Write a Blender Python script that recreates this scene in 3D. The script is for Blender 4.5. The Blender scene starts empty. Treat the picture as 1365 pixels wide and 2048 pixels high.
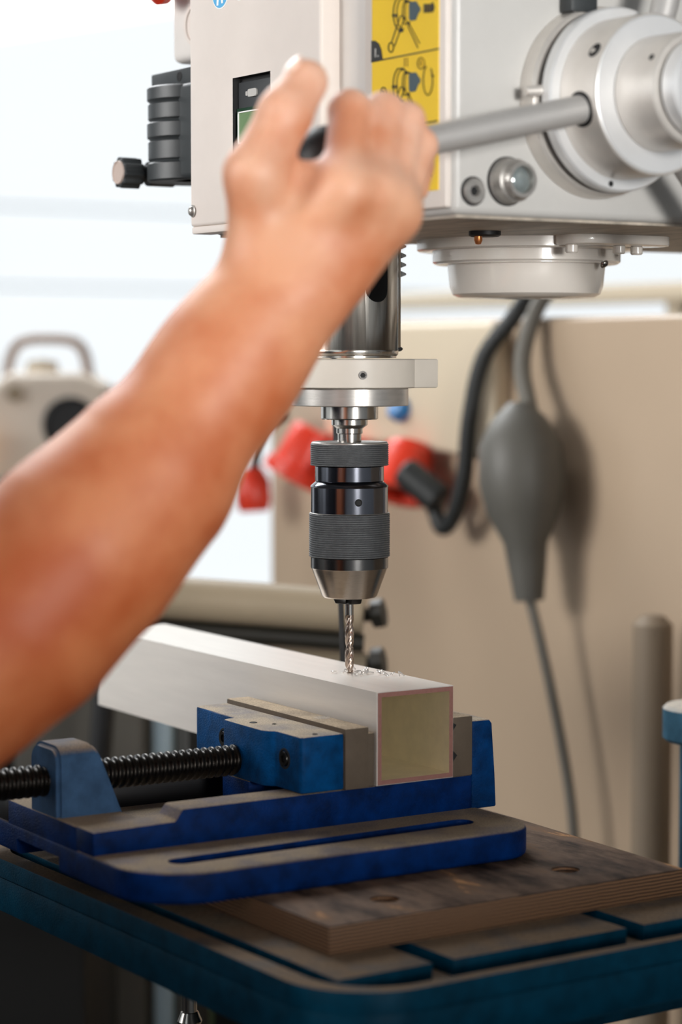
import bpy, bmesh, math, random
import numpy as np
from mathutils import Vector, Matrix
random.seed(7)
S = bpy.context.scene
COL = S.collection
PI = math.pi
R = math.radians

# ---------------------------------------------------------------- camera
cam_d = bpy.data.cameras.new('camera')
cam = bpy.data.objects.new('camera', cam_d)
COL.objects.link(cam)
cam_d.sensor_fit = 'VERTICAL'
cam_d.sensor_height = 36.0
cam_d.lens = 80.0
cam_d.clip_start = 0.05
AZ = R(56.5)
PITCH = math.atan(309.0 / 4551.0)
dh = Vector((math.cos(AZ), math.sin(AZ), 0))
rt = Vector((math.sin(AZ), -math.cos(AZ), 0))
d3 = dh * math.cos(PITCH) - Vector((0, 0, 1)) * math.sin(PITCH)
up = rt.cross(d3)
rot = Matrix((rt, up, -d3)).transposed()
cam.matrix_world = Matrix.Translation((-0.8437, -1.2644, 1.35)) @ rot.to_4x4()
cam_d.dof.use_dof = True
cam_d.dof.focus_distance = 1.50
cam_d.dof.aperture_fstop = 4.0
cam_d.dof.aperture_blades = 9
S.camera = cam

# ---------------------------------------------------------------- world, light, exposure
W = bpy.data.worlds.new('world')
S.world = W
W.use_nodes = True
bg = W.node_tree.nodes['Background']
bg.inputs[0].default_value = (0.93, 0.96, 1.0, 1)
bg.inputs[1].default_value = 0.06
def area(name, loc, target, size, power, color=(1, 1, 1), sy=None, spread=180):
    l = bpy.data.lights.new(name, 'AREA')
    l.energy = power; l.color = color; l.size = size
    l.spread = R(spread)
    if sy: l.shape = 'RECTANGLE'; l.size_y = sy
    o = bpy.data.objects.new(name, l)
    COL.objects.link(o)
    o.location = loc
    o.rotation_euler = (Vector(target) - Vector(loc)).to_track_quat('-Z', 'Y').to_euler()
    return o
area('window_daylight_side', (-2.6, 0.7, 2.0), (0.1, 0.1, 1.40), 1.6, 6.1, (1.0, 0.98, 0.96), 1.0, 44)
area('front_fill', (-0.45, -2.55, 1.58), (-0.05, -0.17, 1.56), 0.5, 1.85, (1.0, 0.985, 0.96), 0.5, 30)  # unseen fill added behind the camera to brighten head and hand
area('ceiling_lamp_back', (0.3, 2.2, 3.2), (0.0, 0.2, 1.1), 1.6, 84, (0.97, 0.99, 1.0), 1.6)
S.view_settings.view_transform = 'Standard'
S.view_settings.look = 'None'
S.view_settings.gamma = 1.0
S.view_settings.exposure = 0.0
S.view_settings.use_curve_mapping = False
try:
    S.cycles.use_denoising = True
    S.cycles.max_bounces = 8
    S.cycles.sample_clamp_indirect = 6.0
except Exception:
    pass

# ---------------------------------------------------------------- materials
def srgb(r, g, b):
    f = lambda c: (c / 255 / 12.92) if c / 255 <= 0.04045 else ((c / 255 + 0.055) / 1.055) ** 2.4
    return (f(r), f(g), f(b), 1)
def mat(name, col, rough=0.5, metal=0.0, noise=0.0, nscale=40, bump=0.0, bscale=300, stretch=(1, 1, 1), col2=None, spec=0.5, coat=0.0, aniso=0.0, emit=None, estr=1.0):
    m = bpy.data.materials.new(name)
    m.use_nodes = True
    nt = m.node_tree
    b = nt.nodes['Principled BSDF']
    b.inputs['Base Color'].default_value = col
    b.inputs['Roughness'].default_value = rough
    b.inputs['Metallic'].default_value = metal
    b.inputs['Specular IOR Level'].default_value = spec
    b.inputs['Coat Weight'].default_value = coat
    b.inputs['Anisotropic'].default_value = aniso
    if emit:
        b.inputs['Emission Color'].default_value = emit
        b.inputs['Emission Strength'].default_value = estr
    tc = nt.nodes.new('ShaderNodeTexCoord')
    mp = nt.nodes.new('ShaderNodeMapping')
    mp.inputs['Scale'].default_value = stretch
    nt.links.new(tc.outputs['Object'], mp.inputs[0])
    if noise > 0 or col2:
        n = nt.nodes.new('ShaderNodeTexNoise')
        n.inputs['Scale'].default_value = nscale
        n.inputs['Detail'].default_value = 6
        n.inputs['Roughness'].default_value = 0.6
        nt.links.new(mp.outputs[0], n.inputs['Vector'])
        cr = nt.nodes.new('ShaderNodeValToRGB')
        cr.color_ramp.elements[0].position = 0.35
        cr.color_ramp.elements[1].position = 0.68
        c2 = col2 or tuple(max(0, c * (1 - noise)) for c in col[:3]) + (1,)
        cr.color_ramp.elements[0].color = c2
        cr.color_ramp.elements[1].color = col
        nt.links.new(n.outputs['Fac'], cr.inputs[0])
        nt.links.new(cr.outputs[0], b.inputs['Base Color'])
    if bump > 0:
        n2 = nt.nodes.new('ShaderNodeTexNoise')
        n2.inputs['Scale'].default_value = bscale
        n2.inputs['Detail'].default_value = 4
        nt.links.new(mp.outputs[0], n2.inputs['Vector'])
        bp = nt.nodes.new('ShaderNodeBump')
        bp.inputs['Strength'].default_value = bump
        bp.inputs['Distance'].default_value = 0.001
        nt.links.new(n2.outputs['Fac'], bp.inputs['Height'])
        nt.links.new(bp.outputs[0], b.inputs['Normal'])
    return m
def dusty(name, paint, dust, rough=0.45, lo=0.45, hi=0.8, amount=1.0, bump=0.25, pnoise=0.4):
    """painted cast iron on whose upward faces dry metal dust has settled"""
    m = mat(name, paint, rough, 0, pnoise, 60, bump, 900, spec=0.08)
    nt = m.node_tree
    b = nt.nodes['Principled BSDF']
    src = b.inputs['Base Color'].links[0].from_socket
    g = nt.nodes.new('ShaderNodeNewGeometry')
    sx = nt.nodes.new('ShaderNodeSeparateXYZ')
    nt.links.new(g.outputs['Normal'], sx.inputs[0])
    mr = nt.nodes.new('ShaderNodeMapRange')
    mr.inputs[1].default_value = lo; mr.inputs[2].default_value = hi
    nt.links.new(sx.outputs['Z'], mr.inputs[0])
    n = nt.nodes.new('ShaderNodeTexNoise')
    n.inputs['Scale'].default_value = 35; n.inputs['Detail'].default_value = 8
    tc = nt.nodes.new('ShaderNodeTexCoord')
    nt.links.new(tc.outputs['Object'], n.inputs['Vector'])
    m2 = nt.nodes.new('ShaderNodeMapRange')
    m2.inputs[1].default_value = 0.3; m2.inputs[2].default_value = 0.55; m2.inputs[3].default_value = 0.55 * amount; m2.inputs[4].default_value = amount
    nt.links.new(n.outputs['Fac'], m2.inputs[0])
    mu = nt.nodes.new('ShaderNodeMath'); mu.operation = 'MULTIPLY'
    nt.links.new(mr.outputs[0], mu.inputs[0]); nt.links.new(m2.outputs[0], mu.inputs[1])
    mx = nt.nodes.new('ShaderNodeMixRGB')
    nt.links.new(mu.outputs[0], mx.inputs[0])
    nt.links.new(src, mx.inputs[1])
    # dust with fine dark and light grains
    n3 = nt.nodes.new('ShaderNodeTexNoise'); n3.inputs['Scale'].default_value = 900; n3.inputs['Detail'].default_value = 3
    nt.links.new(tc.outputs['Object'], n3.inputs['Vector'])
    cr = nt.nodes.new('ShaderNodeValToRGB')
    cr.color_ramp.elements[0].position = 0.3; cr.color_ramp.elements[0].color = tuple(c * 0.6 for c in dust[:3]) + (1,)
    cr.color_ramp.elements[1].position = 0.65; cr.color_ramp.elements[1].color = dust
    nt.links.new(n3.outputs['Fac'], cr.inputs[0])
    nt.links.new(cr.outputs[0], mx.inputs[2])
    nt.links.new(mx.outputs[0], b.inputs['Base Color'])
    mr2 = nt.nodes.new('ShaderNodeMapRange')
    mr2.inputs[3].default_value = rough; mr2.inputs[4].default_value = 0.85
    nt.links.new(mu.outputs[0], mr2.inputs[0])
    nt.links.new(mr2.outputs[0], b.inputs['Roughness'])
    return m
M = {}
M['grey_paint'] = mat('grey_paint', srgb(226, 220, 214), 0.38, 0, 0.05, 30, 0.08, 500)
M['panel_paint'] = mat('panel_paint', srgb(226, 216, 208), 0.45, 0, 0.04, 30)
M['cast_paint'] = mat('cast_paint', srgb(196, 194, 190), 0.35, 0, 0.06, 20, 0.2, 120)
M['housing_paint'] = mat('housing_paint', srgb(240, 233, 224), 0.22, 0, 0.05, 20, 0.1, 100, coat=0.4)
M['under_brown'] = mat('under_brown', srgb(200, 188, 172), 0.5, 0, 0.5, 25, stretch=(3, 1, 1))  # brown underside with uneven darker streaks
M['hub_alu'] = mat('hub_alu', srgb(230, 224, 217), 0.36, 0.55, 0.08, 60, 0.05, 400)
M['hub_face'] = mat('hub_face', srgb(236, 236, 236), 0.34, 0.45, 0.04, 60)
M['handle_steel'] = mat('handle_steel', srgb(196, 193, 190), 0.46, 0.45, 0.06, 40)
M['steel'] = mat('steel', srgb(190, 186, 180), 0.2, 1.0, 0.25, 60, stretch=(1, 1, 0.08))
M['quill_steel'] = mat('quill_steel', srgb(205, 198, 188), 0.2, 1.0, 0.55, 70, 0.1, 300, stretch=(1, 1, 0.06))
M['brushed'] = mat('brushed', srgb(182, 178, 173), 0.34, 0.65, 0.15, 60, 0.05, 200, stretch=(1, 1, 8))
M['dark_steel'] = mat('dark_steel', srgb(112, 114, 122), 0.16, 1.0, 0.1, 60)
M['band_steel'] = mat('band_steel', srgb(100, 99, 98), 0.22, 1.0, 0.1, 60)
M['cone_steel'] = mat('cone_steel', srgb(182, 170, 158), 0.24, 0.95, 0.12, 200, 0.04, 300, stretch=(1, 1, 8))
M['knurl'] = mat('knurl', srgb(92, 94, 96), 0.5, 0.35, 0.2, 300, 0.35, 2600, stretch=(1, 1, 0.5))
M['jaw_black'] = mat('jaw_black', srgb(60, 58, 56), 0.35, 0.9)
M['bit_steel'] = mat('bit_steel', srgb(190, 172, 158), 0.25, 1.0, 0.15, 300)
M['black_plastic'] = mat('black_plastic', srgb(52, 56, 58), 0.45, 0, 0.15, 40, 0.1, 900)
M['black_rubber'] = mat('black_rubber', srgb(22, 22, 24), 0.5)
M['black_hole'] = mat('black_hole', srgb(12, 12, 13), 0.7)
M['screen_frame'] = mat('screen_frame', srgb(62, 64, 66), 0.4)
M['lcd_border'] = mat('lcd_border', srgb(32, 62, 44), 0.3)
M['lcd'] = mat('lcd', srgb(112, 140, 100), 0.25)
M['white_ink'] = mat('white_ink', srgb(240, 240, 238), 0.5)
M['grey_ink'] = mat('grey_ink', srgb(190, 188, 184), 0.5)
M['yellow'] = mat('yellow', srgb(255, 212, 40), 0.3, 0, 0.03, 20)
M['ink'] = mat('ink', srgb(34, 34, 36), 0.5)
M['ink_brown'] = mat('ink_brown', srgb(120, 92, 30), 0.5)
M['slate_ink'] = mat('slate_ink', srgb(70, 88, 96), 0.5)
M['sign_blue'] = mat('sign_blue', srgb(84, 172, 222), 0.4)
M['red_plastic'] = mat('red_plastic', srgb(222, 60, 36), 0.35)
M['blue_plastic'] = mat('blue_plastic', srgb(30, 110, 170), 0.4)
M['copper'] = mat('copper', srgb(190, 120, 70), 0.3, 0.8)
M['glass'] = mat('glass', srgb(150, 160, 160), 0.08, 0.3, 0.3, 120, coat=1.0)
M['alu'] = mat('alu', srgb(240, 234, 226), 0.32, 0.25, 0.06, 25, 0.05, 400, stretch=(6, 0.5, 6))
M['alu_cut'] = mat('alu_cut', srgb(160, 112, 102), 0.5, 0.2, 0.15, 500, 0.2, 1500)  # pinkish reflection on the tube's end put into the colour
M['alu_in'] = mat('alu_in', srgb(252, 238, 200), 0.45, 0.1, 0.1, 60)  # beige reflection inside the tube put into the colour
M['chip'] = mat('chip', srgb(236, 232, 228), 0.25, 0.5)
M['vise_blue'] = dusty('vise_blue', srgb(0, 46, 108), srgb(156, 140, 120), 0.42, pnoise=0.62, bump=0.5)
M['jaw_blue'] = dusty('jaw_blue', srgb(4, 80, 140), srgb(208, 192, 170), 0.42, pnoise=0.6, bump=0.5)
M['fixed_blue'] = dusty('fixed_blue', srgb(2, 64, 124), srgb(208, 192, 170), 0.42, pnoise=0.6, bump=0.5)
M['void_shade'] = mat('void_shade', srgb(16, 16, 20), 0.5, 0, 0.3, 60)  # black of the shaded gap behind the screw put into the paint
M['jaw_steel'] = dusty('jaw_steel', srgb(104, 92, 80), srgb(206, 186, 160), 0.5, pnoise=0.15)
M['screw_black'] = mat('screw_black', srgb(44, 40, 36), 0.32, 0.85, 0.2, 80)
M['table_blue'] = dusty('table_blue', srgb(0, 62, 86), srgb(122, 104, 86), 0.4)
M['column_steel'] = mat('column_steel', srgb(150, 148, 145), 0.3, 0.9)
M['skin'] = None
M['cabinet_beige'] = mat('cabinet_beige', srgb(188, 166, 142), 0.30, 0, 0.06, 4)
M['box_beige'] = mat('box_beige', srgb(224, 208, 182), 0.4)
M['cable'] = mat('cable', srgb(40, 42, 42), 0.5)
M['cable_grey'] = mat('cable_grey', srgb(112, 108, 100), 0.5)
M['plug_shade_grey'] = mat('plug_shade_grey', srgb(92, 90, 84), 0.5)
M['bg_machine'] = mat('bg_machine', srgb(236, 222, 206), 0.5, 0, 0.1, 10)
M['bg_handle'] = mat('bg_handle', srgb(190, 172, 162), 0.5)
M['bg_grey'] = mat('bg_grey', srgb(92, 88, 80), 0.6, 0, 0.15, 6)
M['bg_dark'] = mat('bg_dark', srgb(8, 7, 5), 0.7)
M['bg_navy'] = mat('bg_navy', srgb(30, 40, 56), 0.6)
M['bg_lightblue'] = mat('bg_lightblue', srgb(190, 214, 228), 0.5)
M['bg_green'] = mat('bg_green', srgb(84, 110, 70), 0.5)
M['bg_orange'] = mat('bg_orange', srgb(220, 150, 50), 0.5)
M['roller'] = mat('roller', srgb(168, 152, 128), 0.45, 0, 0.1, 8)
M['rail_dark'] = mat('rail_dark', srgb(34, 32, 26), 0.5)
M['rail_grey'] = mat('rail_grey', srgb(120, 108, 90), 0.5)
M['wall_white'] = mat('wall_white', srgb(240, 243, 246), 0.8)
M['wall_dado'] = mat('wall_dado', srgb(120, 112, 104), 0.8)
M['frame_white'] = mat('frame_white', srgb(236, 242, 246), 0.6)
M['floor'] = mat('floor', srgb(30, 27, 24), 0.6, 0, 0.3, 3)
M['sky_pane'] = mat('sky_pane', srgb(240, 246, 250), 0.3, emit=(0.93, 0.975, 1.0, 1), estr=0.93)
M['lamp_glow'] = mat('lamp_glow', srgb(255, 250, 240), 0.3, emit=(1.0, 0.98, 0.95, 1), estr=2.4)
M['boss_blue'] = dusty('boss_blue', srgb(66, 98, 134), srgb(150, 134, 118), 0.5)
M['trousers'] = mat('trousers', srgb(30, 34, 44), 0.85, 0, 0.2, 80)
M['hair'] = mat('hair', srgb(60, 44, 32), 0.7)
M['shade_post'] = mat('shade_post', srgb(138, 122, 103), 0.6)
M['clamp_blue'] = dusty('clamp_blue', srgb(70, 112, 136), srgb(226, 216, 202), 0.5)
M['sleeve'] = mat('sleeve', srgb(40, 48, 62), 0.8, 0, 0.2, 80)
M['collar_paint'] = mat('collar_paint', srgb(214, 206, 194), 0.45, 0, 0.06, 40)

# skin: warm, blotchy, redder knuckles
def skin_mat():
    m = mat('skin', srgb(236, 184, 156), 0.5, 0, 0.0, 30, 0.12, 700)
    nt = m.node_tree; b = nt.nodes['Principled BSDF']
    tc = nt.nodes.new('ShaderNodeTexCoord')
    n = nt.nodes.new('ShaderNodeTexNoise'); n.inputs['Scale'].default_value = 24; n.inputs['Detail'].default_value = 5
    nt.links.new(tc.outputs['Object'], n.inputs['Vector'])
    cr = nt.nodes.new('ShaderNodeValToRGB')
    cr.color_ramp.elements[0].position = 0.32; cr.color_ramp.elements[0].color = srgb(218, 148, 112)
    cr.color_ramp.elements[1].position = 0.62; cr.color_ramp.elements[1].color = srgb(242, 194, 168)
    nt.links.new(n.outputs['Fac'], cr.inputs[0])
    # sun-tanned forearm deeper in colour; finger paleness is overexposed light painted in by height
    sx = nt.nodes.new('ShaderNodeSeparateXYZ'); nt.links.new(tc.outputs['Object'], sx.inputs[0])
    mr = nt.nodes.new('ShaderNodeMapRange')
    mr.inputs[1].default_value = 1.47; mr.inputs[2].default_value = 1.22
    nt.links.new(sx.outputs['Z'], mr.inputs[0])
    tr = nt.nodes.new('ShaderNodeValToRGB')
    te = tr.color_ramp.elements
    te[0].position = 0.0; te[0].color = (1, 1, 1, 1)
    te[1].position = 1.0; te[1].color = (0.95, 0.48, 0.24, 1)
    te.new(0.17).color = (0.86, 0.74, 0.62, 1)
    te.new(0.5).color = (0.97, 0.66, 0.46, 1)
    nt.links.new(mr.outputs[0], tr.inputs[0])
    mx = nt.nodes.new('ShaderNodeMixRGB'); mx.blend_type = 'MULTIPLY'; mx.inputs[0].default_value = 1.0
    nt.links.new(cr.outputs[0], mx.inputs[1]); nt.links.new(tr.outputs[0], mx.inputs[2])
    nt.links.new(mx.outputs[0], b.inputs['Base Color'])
    b.inputs['Subsurface Weight'].default_value = 0.12
    b.inputs['Subsurface Radius'].default_value = (0.01, 0.004, 0.002)
    b.inputs['Subsurface Scale'].default_value = 0.4
    return m
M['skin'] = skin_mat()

# board: laminated plywood, dark stained worn top, ply lines on the edges
def board_mat():
    m = mat('board_top', srgb(96, 74, 58), 0.8, 0, 0, 20, 0.5, 250, spec=0.2)
    nt = m.node_tree; b = nt.nodes['Principled BSDF']
    tc = nt.nodes.new('ShaderNodeTexCoord')
    mp = nt.nodes.new('ShaderNodeMapping'); mp.inputs['Scale'].default_value = (2.2, 0.7, 1)
    mp.inputs['Rotation'].default_value = (0, 0, R(-16))
    nt.links.new(tc.outputs['Object'], mp.inputs[0])
    n = nt.nodes.new('ShaderNodeTexNoise'); n.inputs['Scale'].default_value = 16; n.inputs['Detail'].default_value = 9; n.inputs['Roughness'].default_value = 0.68
    nt.links.new(mp.outputs[0], n.inputs['Vector'])
    cr = nt.nodes.new('ShaderNodeValToRGB')
    e = cr.color_ramp.elements
    e[0].position = 0.34; e[0].color = srgb(26, 18, 15)
    e[1].position = 0.45; e[1].color = srgb(78, 61, 50)
    e.new(0.56).color = srgb(112, 91, 76)
    e.new(0.63).color = srgb(120, 92, 70)
    e.new(0.67).color = srgb(190, 142, 98)
    nt.links.new(n.outputs['Fac'], cr.inputs[0])
    nt.links.new(cr.outputs[0], b.inputs['Base Color'])
    return m
def ply_mat():
    m = mat('board_edge', srgb(140, 104, 72), 0.7, 0, 0, 20, 0.6, 400)
    nt = m.node_tree; b = nt.nodes['Principled BSDF']
    tc = nt.nodes.new('ShaderNodeTexCoord')
    wv = nt.nodes.new('ShaderNodeTexWave'); wv.wave_type = 'BANDS'; wv.bands_direction = 'Z'
    wv.inputs['Scale'].default_value = 150; wv.inputs['Distortion'].default_value = 1.8; wv.inputs['Detail'].default_value = 3; wv.inputs['Detail Scale'].default_value = 0.6
    nt.links.new(tc.outputs['Object'], wv.inputs['Vector'])
    cr = nt.nodes.new('ShaderNodeValToRGB')
    cr.color_ramp.elements[0].position = 0.2; cr.color_ramp.elements[0].color = srgb(46, 30, 22)
    cr.color_ramp.elements[1].position = 0.75; cr.color_ramp.elements[1].color = srgb(140, 102, 70)
    nt.links.new(wv.outputs['Fac'], cr.inputs[0])
    nt.links.new(cr.outputs[0], b.inputs['Base Color'])
    return m
M['board_top'] = board_mat()
M['board_edge'] = ply_mat()

# ---------------------------------------------------------------- helpers
def thing(name, label, cat, loc=(0, 0, 0), group=None, rotz=0.0):
    o = bpy.data.objects.new(name, None)
    COL.objects.link(o)
    o.location = loc
    o.empty_display_size = 0.05
    o['label'] = label; o['category'] = cat
    if group: o['group'] = group
    o['_inv'] = 0
    del o['_inv']
    o.rotation_euler = (0, 0, rotz)
    return o
def tag(o, label, cat, group=None, kind=None):
    o['label'] = label; o['category'] = cat
    if group: o['group'] = group
    if kind: o['kind'] = kind
    return o
def link(name, me, material, parent=None):
    o = bpy.data.objects.new(name, me)
    COL.objects.link(o)
    if material is not None:
        for mm in (material if isinstance(material, (list, tuple)) else [material]):
            me.materials.append(mm)
    if parent is not None:
        o.parent = parent
        if parent.type == 'EMPTY':
            o.matrix_parent_inverse = Matrix.Translation(-Vector(parent.location))
    return o
def obj(name, bm, material, parent=None, smooth=35):
    bmesh.ops.recalc_face_normals(bm, faces=bm.faces)
    me = bpy.data.meshes.new(name)
    bm.to_mesh(me); bm.free()
    if smooth:
        me.polygons.foreach_set('use_smooth', [True] * len(me.polygons))
        me.set_sharp_from_angle(angle=R(smooth))
    return link(name, me, material, parent)
def NB(): return bmesh.new()
def merge(bm, tmp, mtx=None):
    if mtx is not None: bmesh.ops.transform(tmp, matrix=mtx, verts=tmp.verts)
    me = bpy.data.meshes.new('tmp'); tmp.to_mesh(me); tmp.free()
    bm.from_mesh(me); bpy.data.meshes.remove(me)
    return bm
def box(bm, x0, x1, y0, y1, z0, z1, bev=0.0, seg=2, mtx=None, mi=0):
    t = bmesh.new()
    bmesh.ops.create_cube(t, size=1)
    for v in t.verts:
        v.co = Vector((x0 + (v.co.x + .5) * (x1 - x0), y0 + (v.co.y + .5) * (y1 - y0), z0 + (v.co.z + .5) * (z1 - z0)))
    if bev > 0:
        bmesh.ops.bevel(t, geom=list(t.edges), offset=bev, segments=seg, affect='EDGES', profile=0.5)
    for f in t.faces: f.material_index = mi
    return merge(bm, t, mtx)
def axis_mtx(origin, direction):
    q = Vector(direction).normalized().to_track_quat('Z', 'Y')
    return Matrix.Translation(origin) @ q.to_matrix().to_4x4()
def lathe(bm, prof, mtx=None, seg=64, mi=0):
    """prof: list of (radius, height); spun about local Z"""
    t = bmesh.new()
    rings = []
    for r, h in prof:
        if r < 1e-6: rings.append([t.verts.new((0, 0, h))])
        else: rings.append([t.verts.new((r * math.cos(2 * PI * i / seg), r * math.sin(2 * PI * i / seg), h)) for i in range(seg)])
    for a, b in zip(rings, rings[1:]):
        if len(a) == 1 and len(b) == 1: continue
        for i in range(seg):
            j = (i + 1) % seg
            if len(a) == 1: t.faces.new((a[0], b[j], b[i]))
            elif len(b) == 1: t.faces.new((a[i], a[j], b[0]))
            else: t.faces.new((a[i], a[j], b[j], b[i]))
    for ring in (rings[0], rings[-1]):
        if len(ring) > 1:
            try: t.faces.new(ring)
            except ValueError: pass
    for f in t.faces: f.material_index = mi
    return merge(bm, t, mtx)
def cyl(bm, p0, p1, r, seg=32, bev=0.0, r1=None, mi=0):
    p0 = Vector(p0); p1 = Vector(p1); L = (p1 - p0).length; r1 = r if r1 is None else r1
    pr = [(0, 0), (r - bev, 0), (r, bev), (r1, L - bev), (r1 - bev, L), (0, L)] if bev > 0 else [(0, 0), (r, 0), (r1, L), (0, L)]
    return lathe(bm, pr, axis_mtx(p0, p1 - p0), seg, mi)
def tube(bm, pts, r, seg=12, n=8, rad=None):
    """smooth round tube along a Catmull-Rom path"""
    P = [Vector(p) for p in pts]
    if n > 1 and len(P) > 2:
        Q = []
        E = [P[0] * 2 - P[1]] + P + [P[-1] * 2 - P[-2]]
        for i in range(1, len(E) - 2):
            for k in range(n):
                t = k / n
                a, b, c, d = E[i - 1], E[i], E[i + 1], E[i + 2]
                Q.append(0.5 * ((2 * b) + (c - a) * t + (2 * a - 5 * b + 4 * c - d) * t * t + (3 * b - a - 3 * c + d) * t ** 3))
        Q.append(P[-1]); P = Q
    t = bmesh.new(); rings = []
    nrm = None
    for i, p in enumerate(P):
        tg = (P[min(i + 1, len(P) - 1)] - P[max(i - 1, 0)]).normalized()
        if nrm is None:
            nrm = tg.orthogonal().normalized()
        nrm = (nrm - tg * nrm.dot(tg)).normalized()
        bn = tg.cross(nrm)
        rr = r if rad is None else rad[min(len(rad) - 1, int(i / max(1, len(P) - 1) * (len(rad) - 1) + .5))]
        rings.append([t.verts.new(p + (nrm * math.cos(2 * PI * k / seg) + bn * math.sin(2 * PI * k / seg)) * rr) for k in range(seg)])
    for a, b in zip(rings, rings[1:]):
        for k in range(seg):
            t.faces.new((a[k], a[(k + 1) % seg], b[(k + 1) % seg], b[k]))
    t.faces.new(rings[0]); t.faces.new(rings[-1])
    return merge(bm, t)
def prism(bm, poly, lo, hi, axis='z', bev=0.0, seg=2, mtx=None, mi=0):
    """extrude a 2D polygon; axis z: (x,y), axis x: (y,z), axis y: (x,z)"""
    t = bmesh.new()
    mk = {'z': lambda a, b, h: (a, b, h), 'x': lambda a, b, h: (h, a, b), 'y': lambda a, b, h: (a, h, b)}[axis]
    A = [t.verts.new(mk(a, b, lo)) for a, b in poly]
    B = [t.verts.new(mk(a, b, hi)) for a, b in poly]
    t.faces.new(A); t.faces.new(B)
    n = len(poly)
    for i in range(n): t.faces.new((A[i], A[(i + 1) % n], B[(i + 1) % n], B[i]))
    bmesh.ops.recalc_face_normals(t, faces=t.faces)
    if bev > 0:
        es = [e for e in t.edges if len(e.link_faces) == 2 and e.calc_face_angle(0) > R(40)]
        bmesh.ops.bevel(t, geom=es, offset=bev, segments=seg, affect='EDGES', profile=0.5)
    for f in t.faces: f.material_index = mi
    return merge(bm, t, mtx)
def rrect(x0, x1, y0, y1, r, n=8):
    if not isinstance(r, (list, tuple)): r = [r] * 4
    out = []
    for (cx, cy, a0, rr) in ((x1 - r[0], y1 - r[0], 0, r[0]), (x0 + r[1], y1 - r[1], 90, r[1]), (x0 + r[2], y0 + r[2], 180, r[2]), (x1 - r[3], y0 + r[3], 270, r[3])):
        for k in range(n + 1):
            a = R(a0 + 90 * k / n)
            out.append((cx + rr * math.cos(a), cy + rr * math.sin(a)))
    return out
def cut(o, bm, inner=None):
    """subtract the closed shape bm from object o (its mesh is replaced by the result)"""
    bmesh.ops.recalc_face_normals(bm, faces=bm.faces)
    me = bpy.data.meshes.new('cutter'); bm.to_mesh(me); bm.free()
    if inner: me.materials.append(inner)
    c = bpy.data.objects.new('cutter', me); COL.objects.link(c)
    md = o.modifiers.new('cut', 'BOOLEAN'); md.operation = 'DIFFERENCE'; md.object = c; md.solver = 'EXACT'
    try: md.material_mode = 'TRANSFER'
    except Exception: pass
    dg = bpy.context.evaluated_depsgraph_get()
    nm = bpy.data.meshes.new_from_object(o.evaluated_get(dg))
    o.modifiers.clear()
    old = o.data; o.data = nm; nm.name = o.name
    bpy.data.meshes.remove(old)
    bpy.data.objects.remove(c); bpy.data.meshes.remove(me)
    nm.set_sharp_from_angle(angle=R(35))
    return o
def struct(name, bm, m):
    o = obj(name, bm, m, None, 0); o['kind'] = 'structure'
    return o

# ================================================================ the setting
b = NB(); box(b, -4, 6, -3.5, 6, -0.1, 0.0); struct('floor', b, M['floor'])
b = NB(); box(b, -4, 6, 5.0, 5.2, 0.0, 0.55); box(b, -4, 6, 5.0, 5.2, 3.1, 3.6); struct('wall_back', b, M['wall_white'])
for i, (x0, x1) in enumerate(((-1.2, 1.2), (1.2, 3.3), (3.3, 5.7))):
    w = bpy.data.objects.new('window_%d' % (i + 1), None); COL.objects.link(w)
    w.location = ((x0 + x1) / 2, 5.05, 0.55); w['kind'] = 'structure'
    b = NB()
    for zz in (0.55, 1.56, 1.80, 3.02): box(b, x0, x1, 5.03, 5.06, zz, zz + 0.009, 0.003)
    for xx in (x0, x1 - 0.03): box(b, xx, xx + 0.03, 5.03, 5.06, 0.55, 3.1, 0.003)
    obj('window_frame', b, M['frame_white'], w)
    for z0, z1 in ((0.557, 1.561), (1.568, 1.801), (1.808, 3.021)):
        b = NB(); box(b, x0 + 0.005, x1 - 0.005, 5.04, 5.06, z0, z1)
        obj('pane', b, M['sky_pane'], w, 0)

b = NB(); box(b, -3.8, -3.6, -3.5, 6, 0.0, 1.0); box(b, -3.8, -3.6, -3.5, 6, 3.3, 3.6); struct('wall_left', b, M['wall_dado'])
for i, (y0, y1) in enumerate(((-2.6, -0.2), (-0.1, 2.3), (2.4, 4.8))):
    w = bpy.data.objects.new('window_%d' % (i + 4), None); COL.objects.link(w)
    w.location = (-3.65, (y0 + y1) / 2, 1.0); w['kind'] = 'structure'
    b = NB()
    for zz_ in (1.0, 3.22): box(b, -3.7, -3.6, y0, y1, zz_, zz_ + 0.08, 0.01)
    for yy in (y0, y1 - 0.07): box(b, -3.7, -3.6, yy, yy + 0.07, 1.0, 3.3, 0.01)
    obj('window_frame', b, M['frame_white'], w)
    b = NB(); box(b, -3.66, -3.64, y0 + .07, y1 - .07, 1.08, 3.22); obj('pane', b, M['sky_pane'], w, 0)
b = NB(); box(b, -3.6, 6, -3.7, -3.5, 0.0, 3.6); struct('wall_front', b, M['wall_white'])
# ================================================================ drill press
dp = thing('drill_press', 'light grey geared bench drill press with blue cast slotted table', 'drill press', (0.42, 0, 0))
X0, Y0, ZB = -0.055, -0.1915, 1.433        # front face, right face, underside of the head
b = NB(); cyl(b, (0.42, 0, 0.0), (0.42, 0, 1.9), 0.052, 48); obj('column', b, M['column_steel'], dp)
b = NB(); box(b, -0.12, 0.50, -0.24, 0.24, 0, 0.06, 0.01); obj('foot', b, M['table_blue'], dp)
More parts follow.
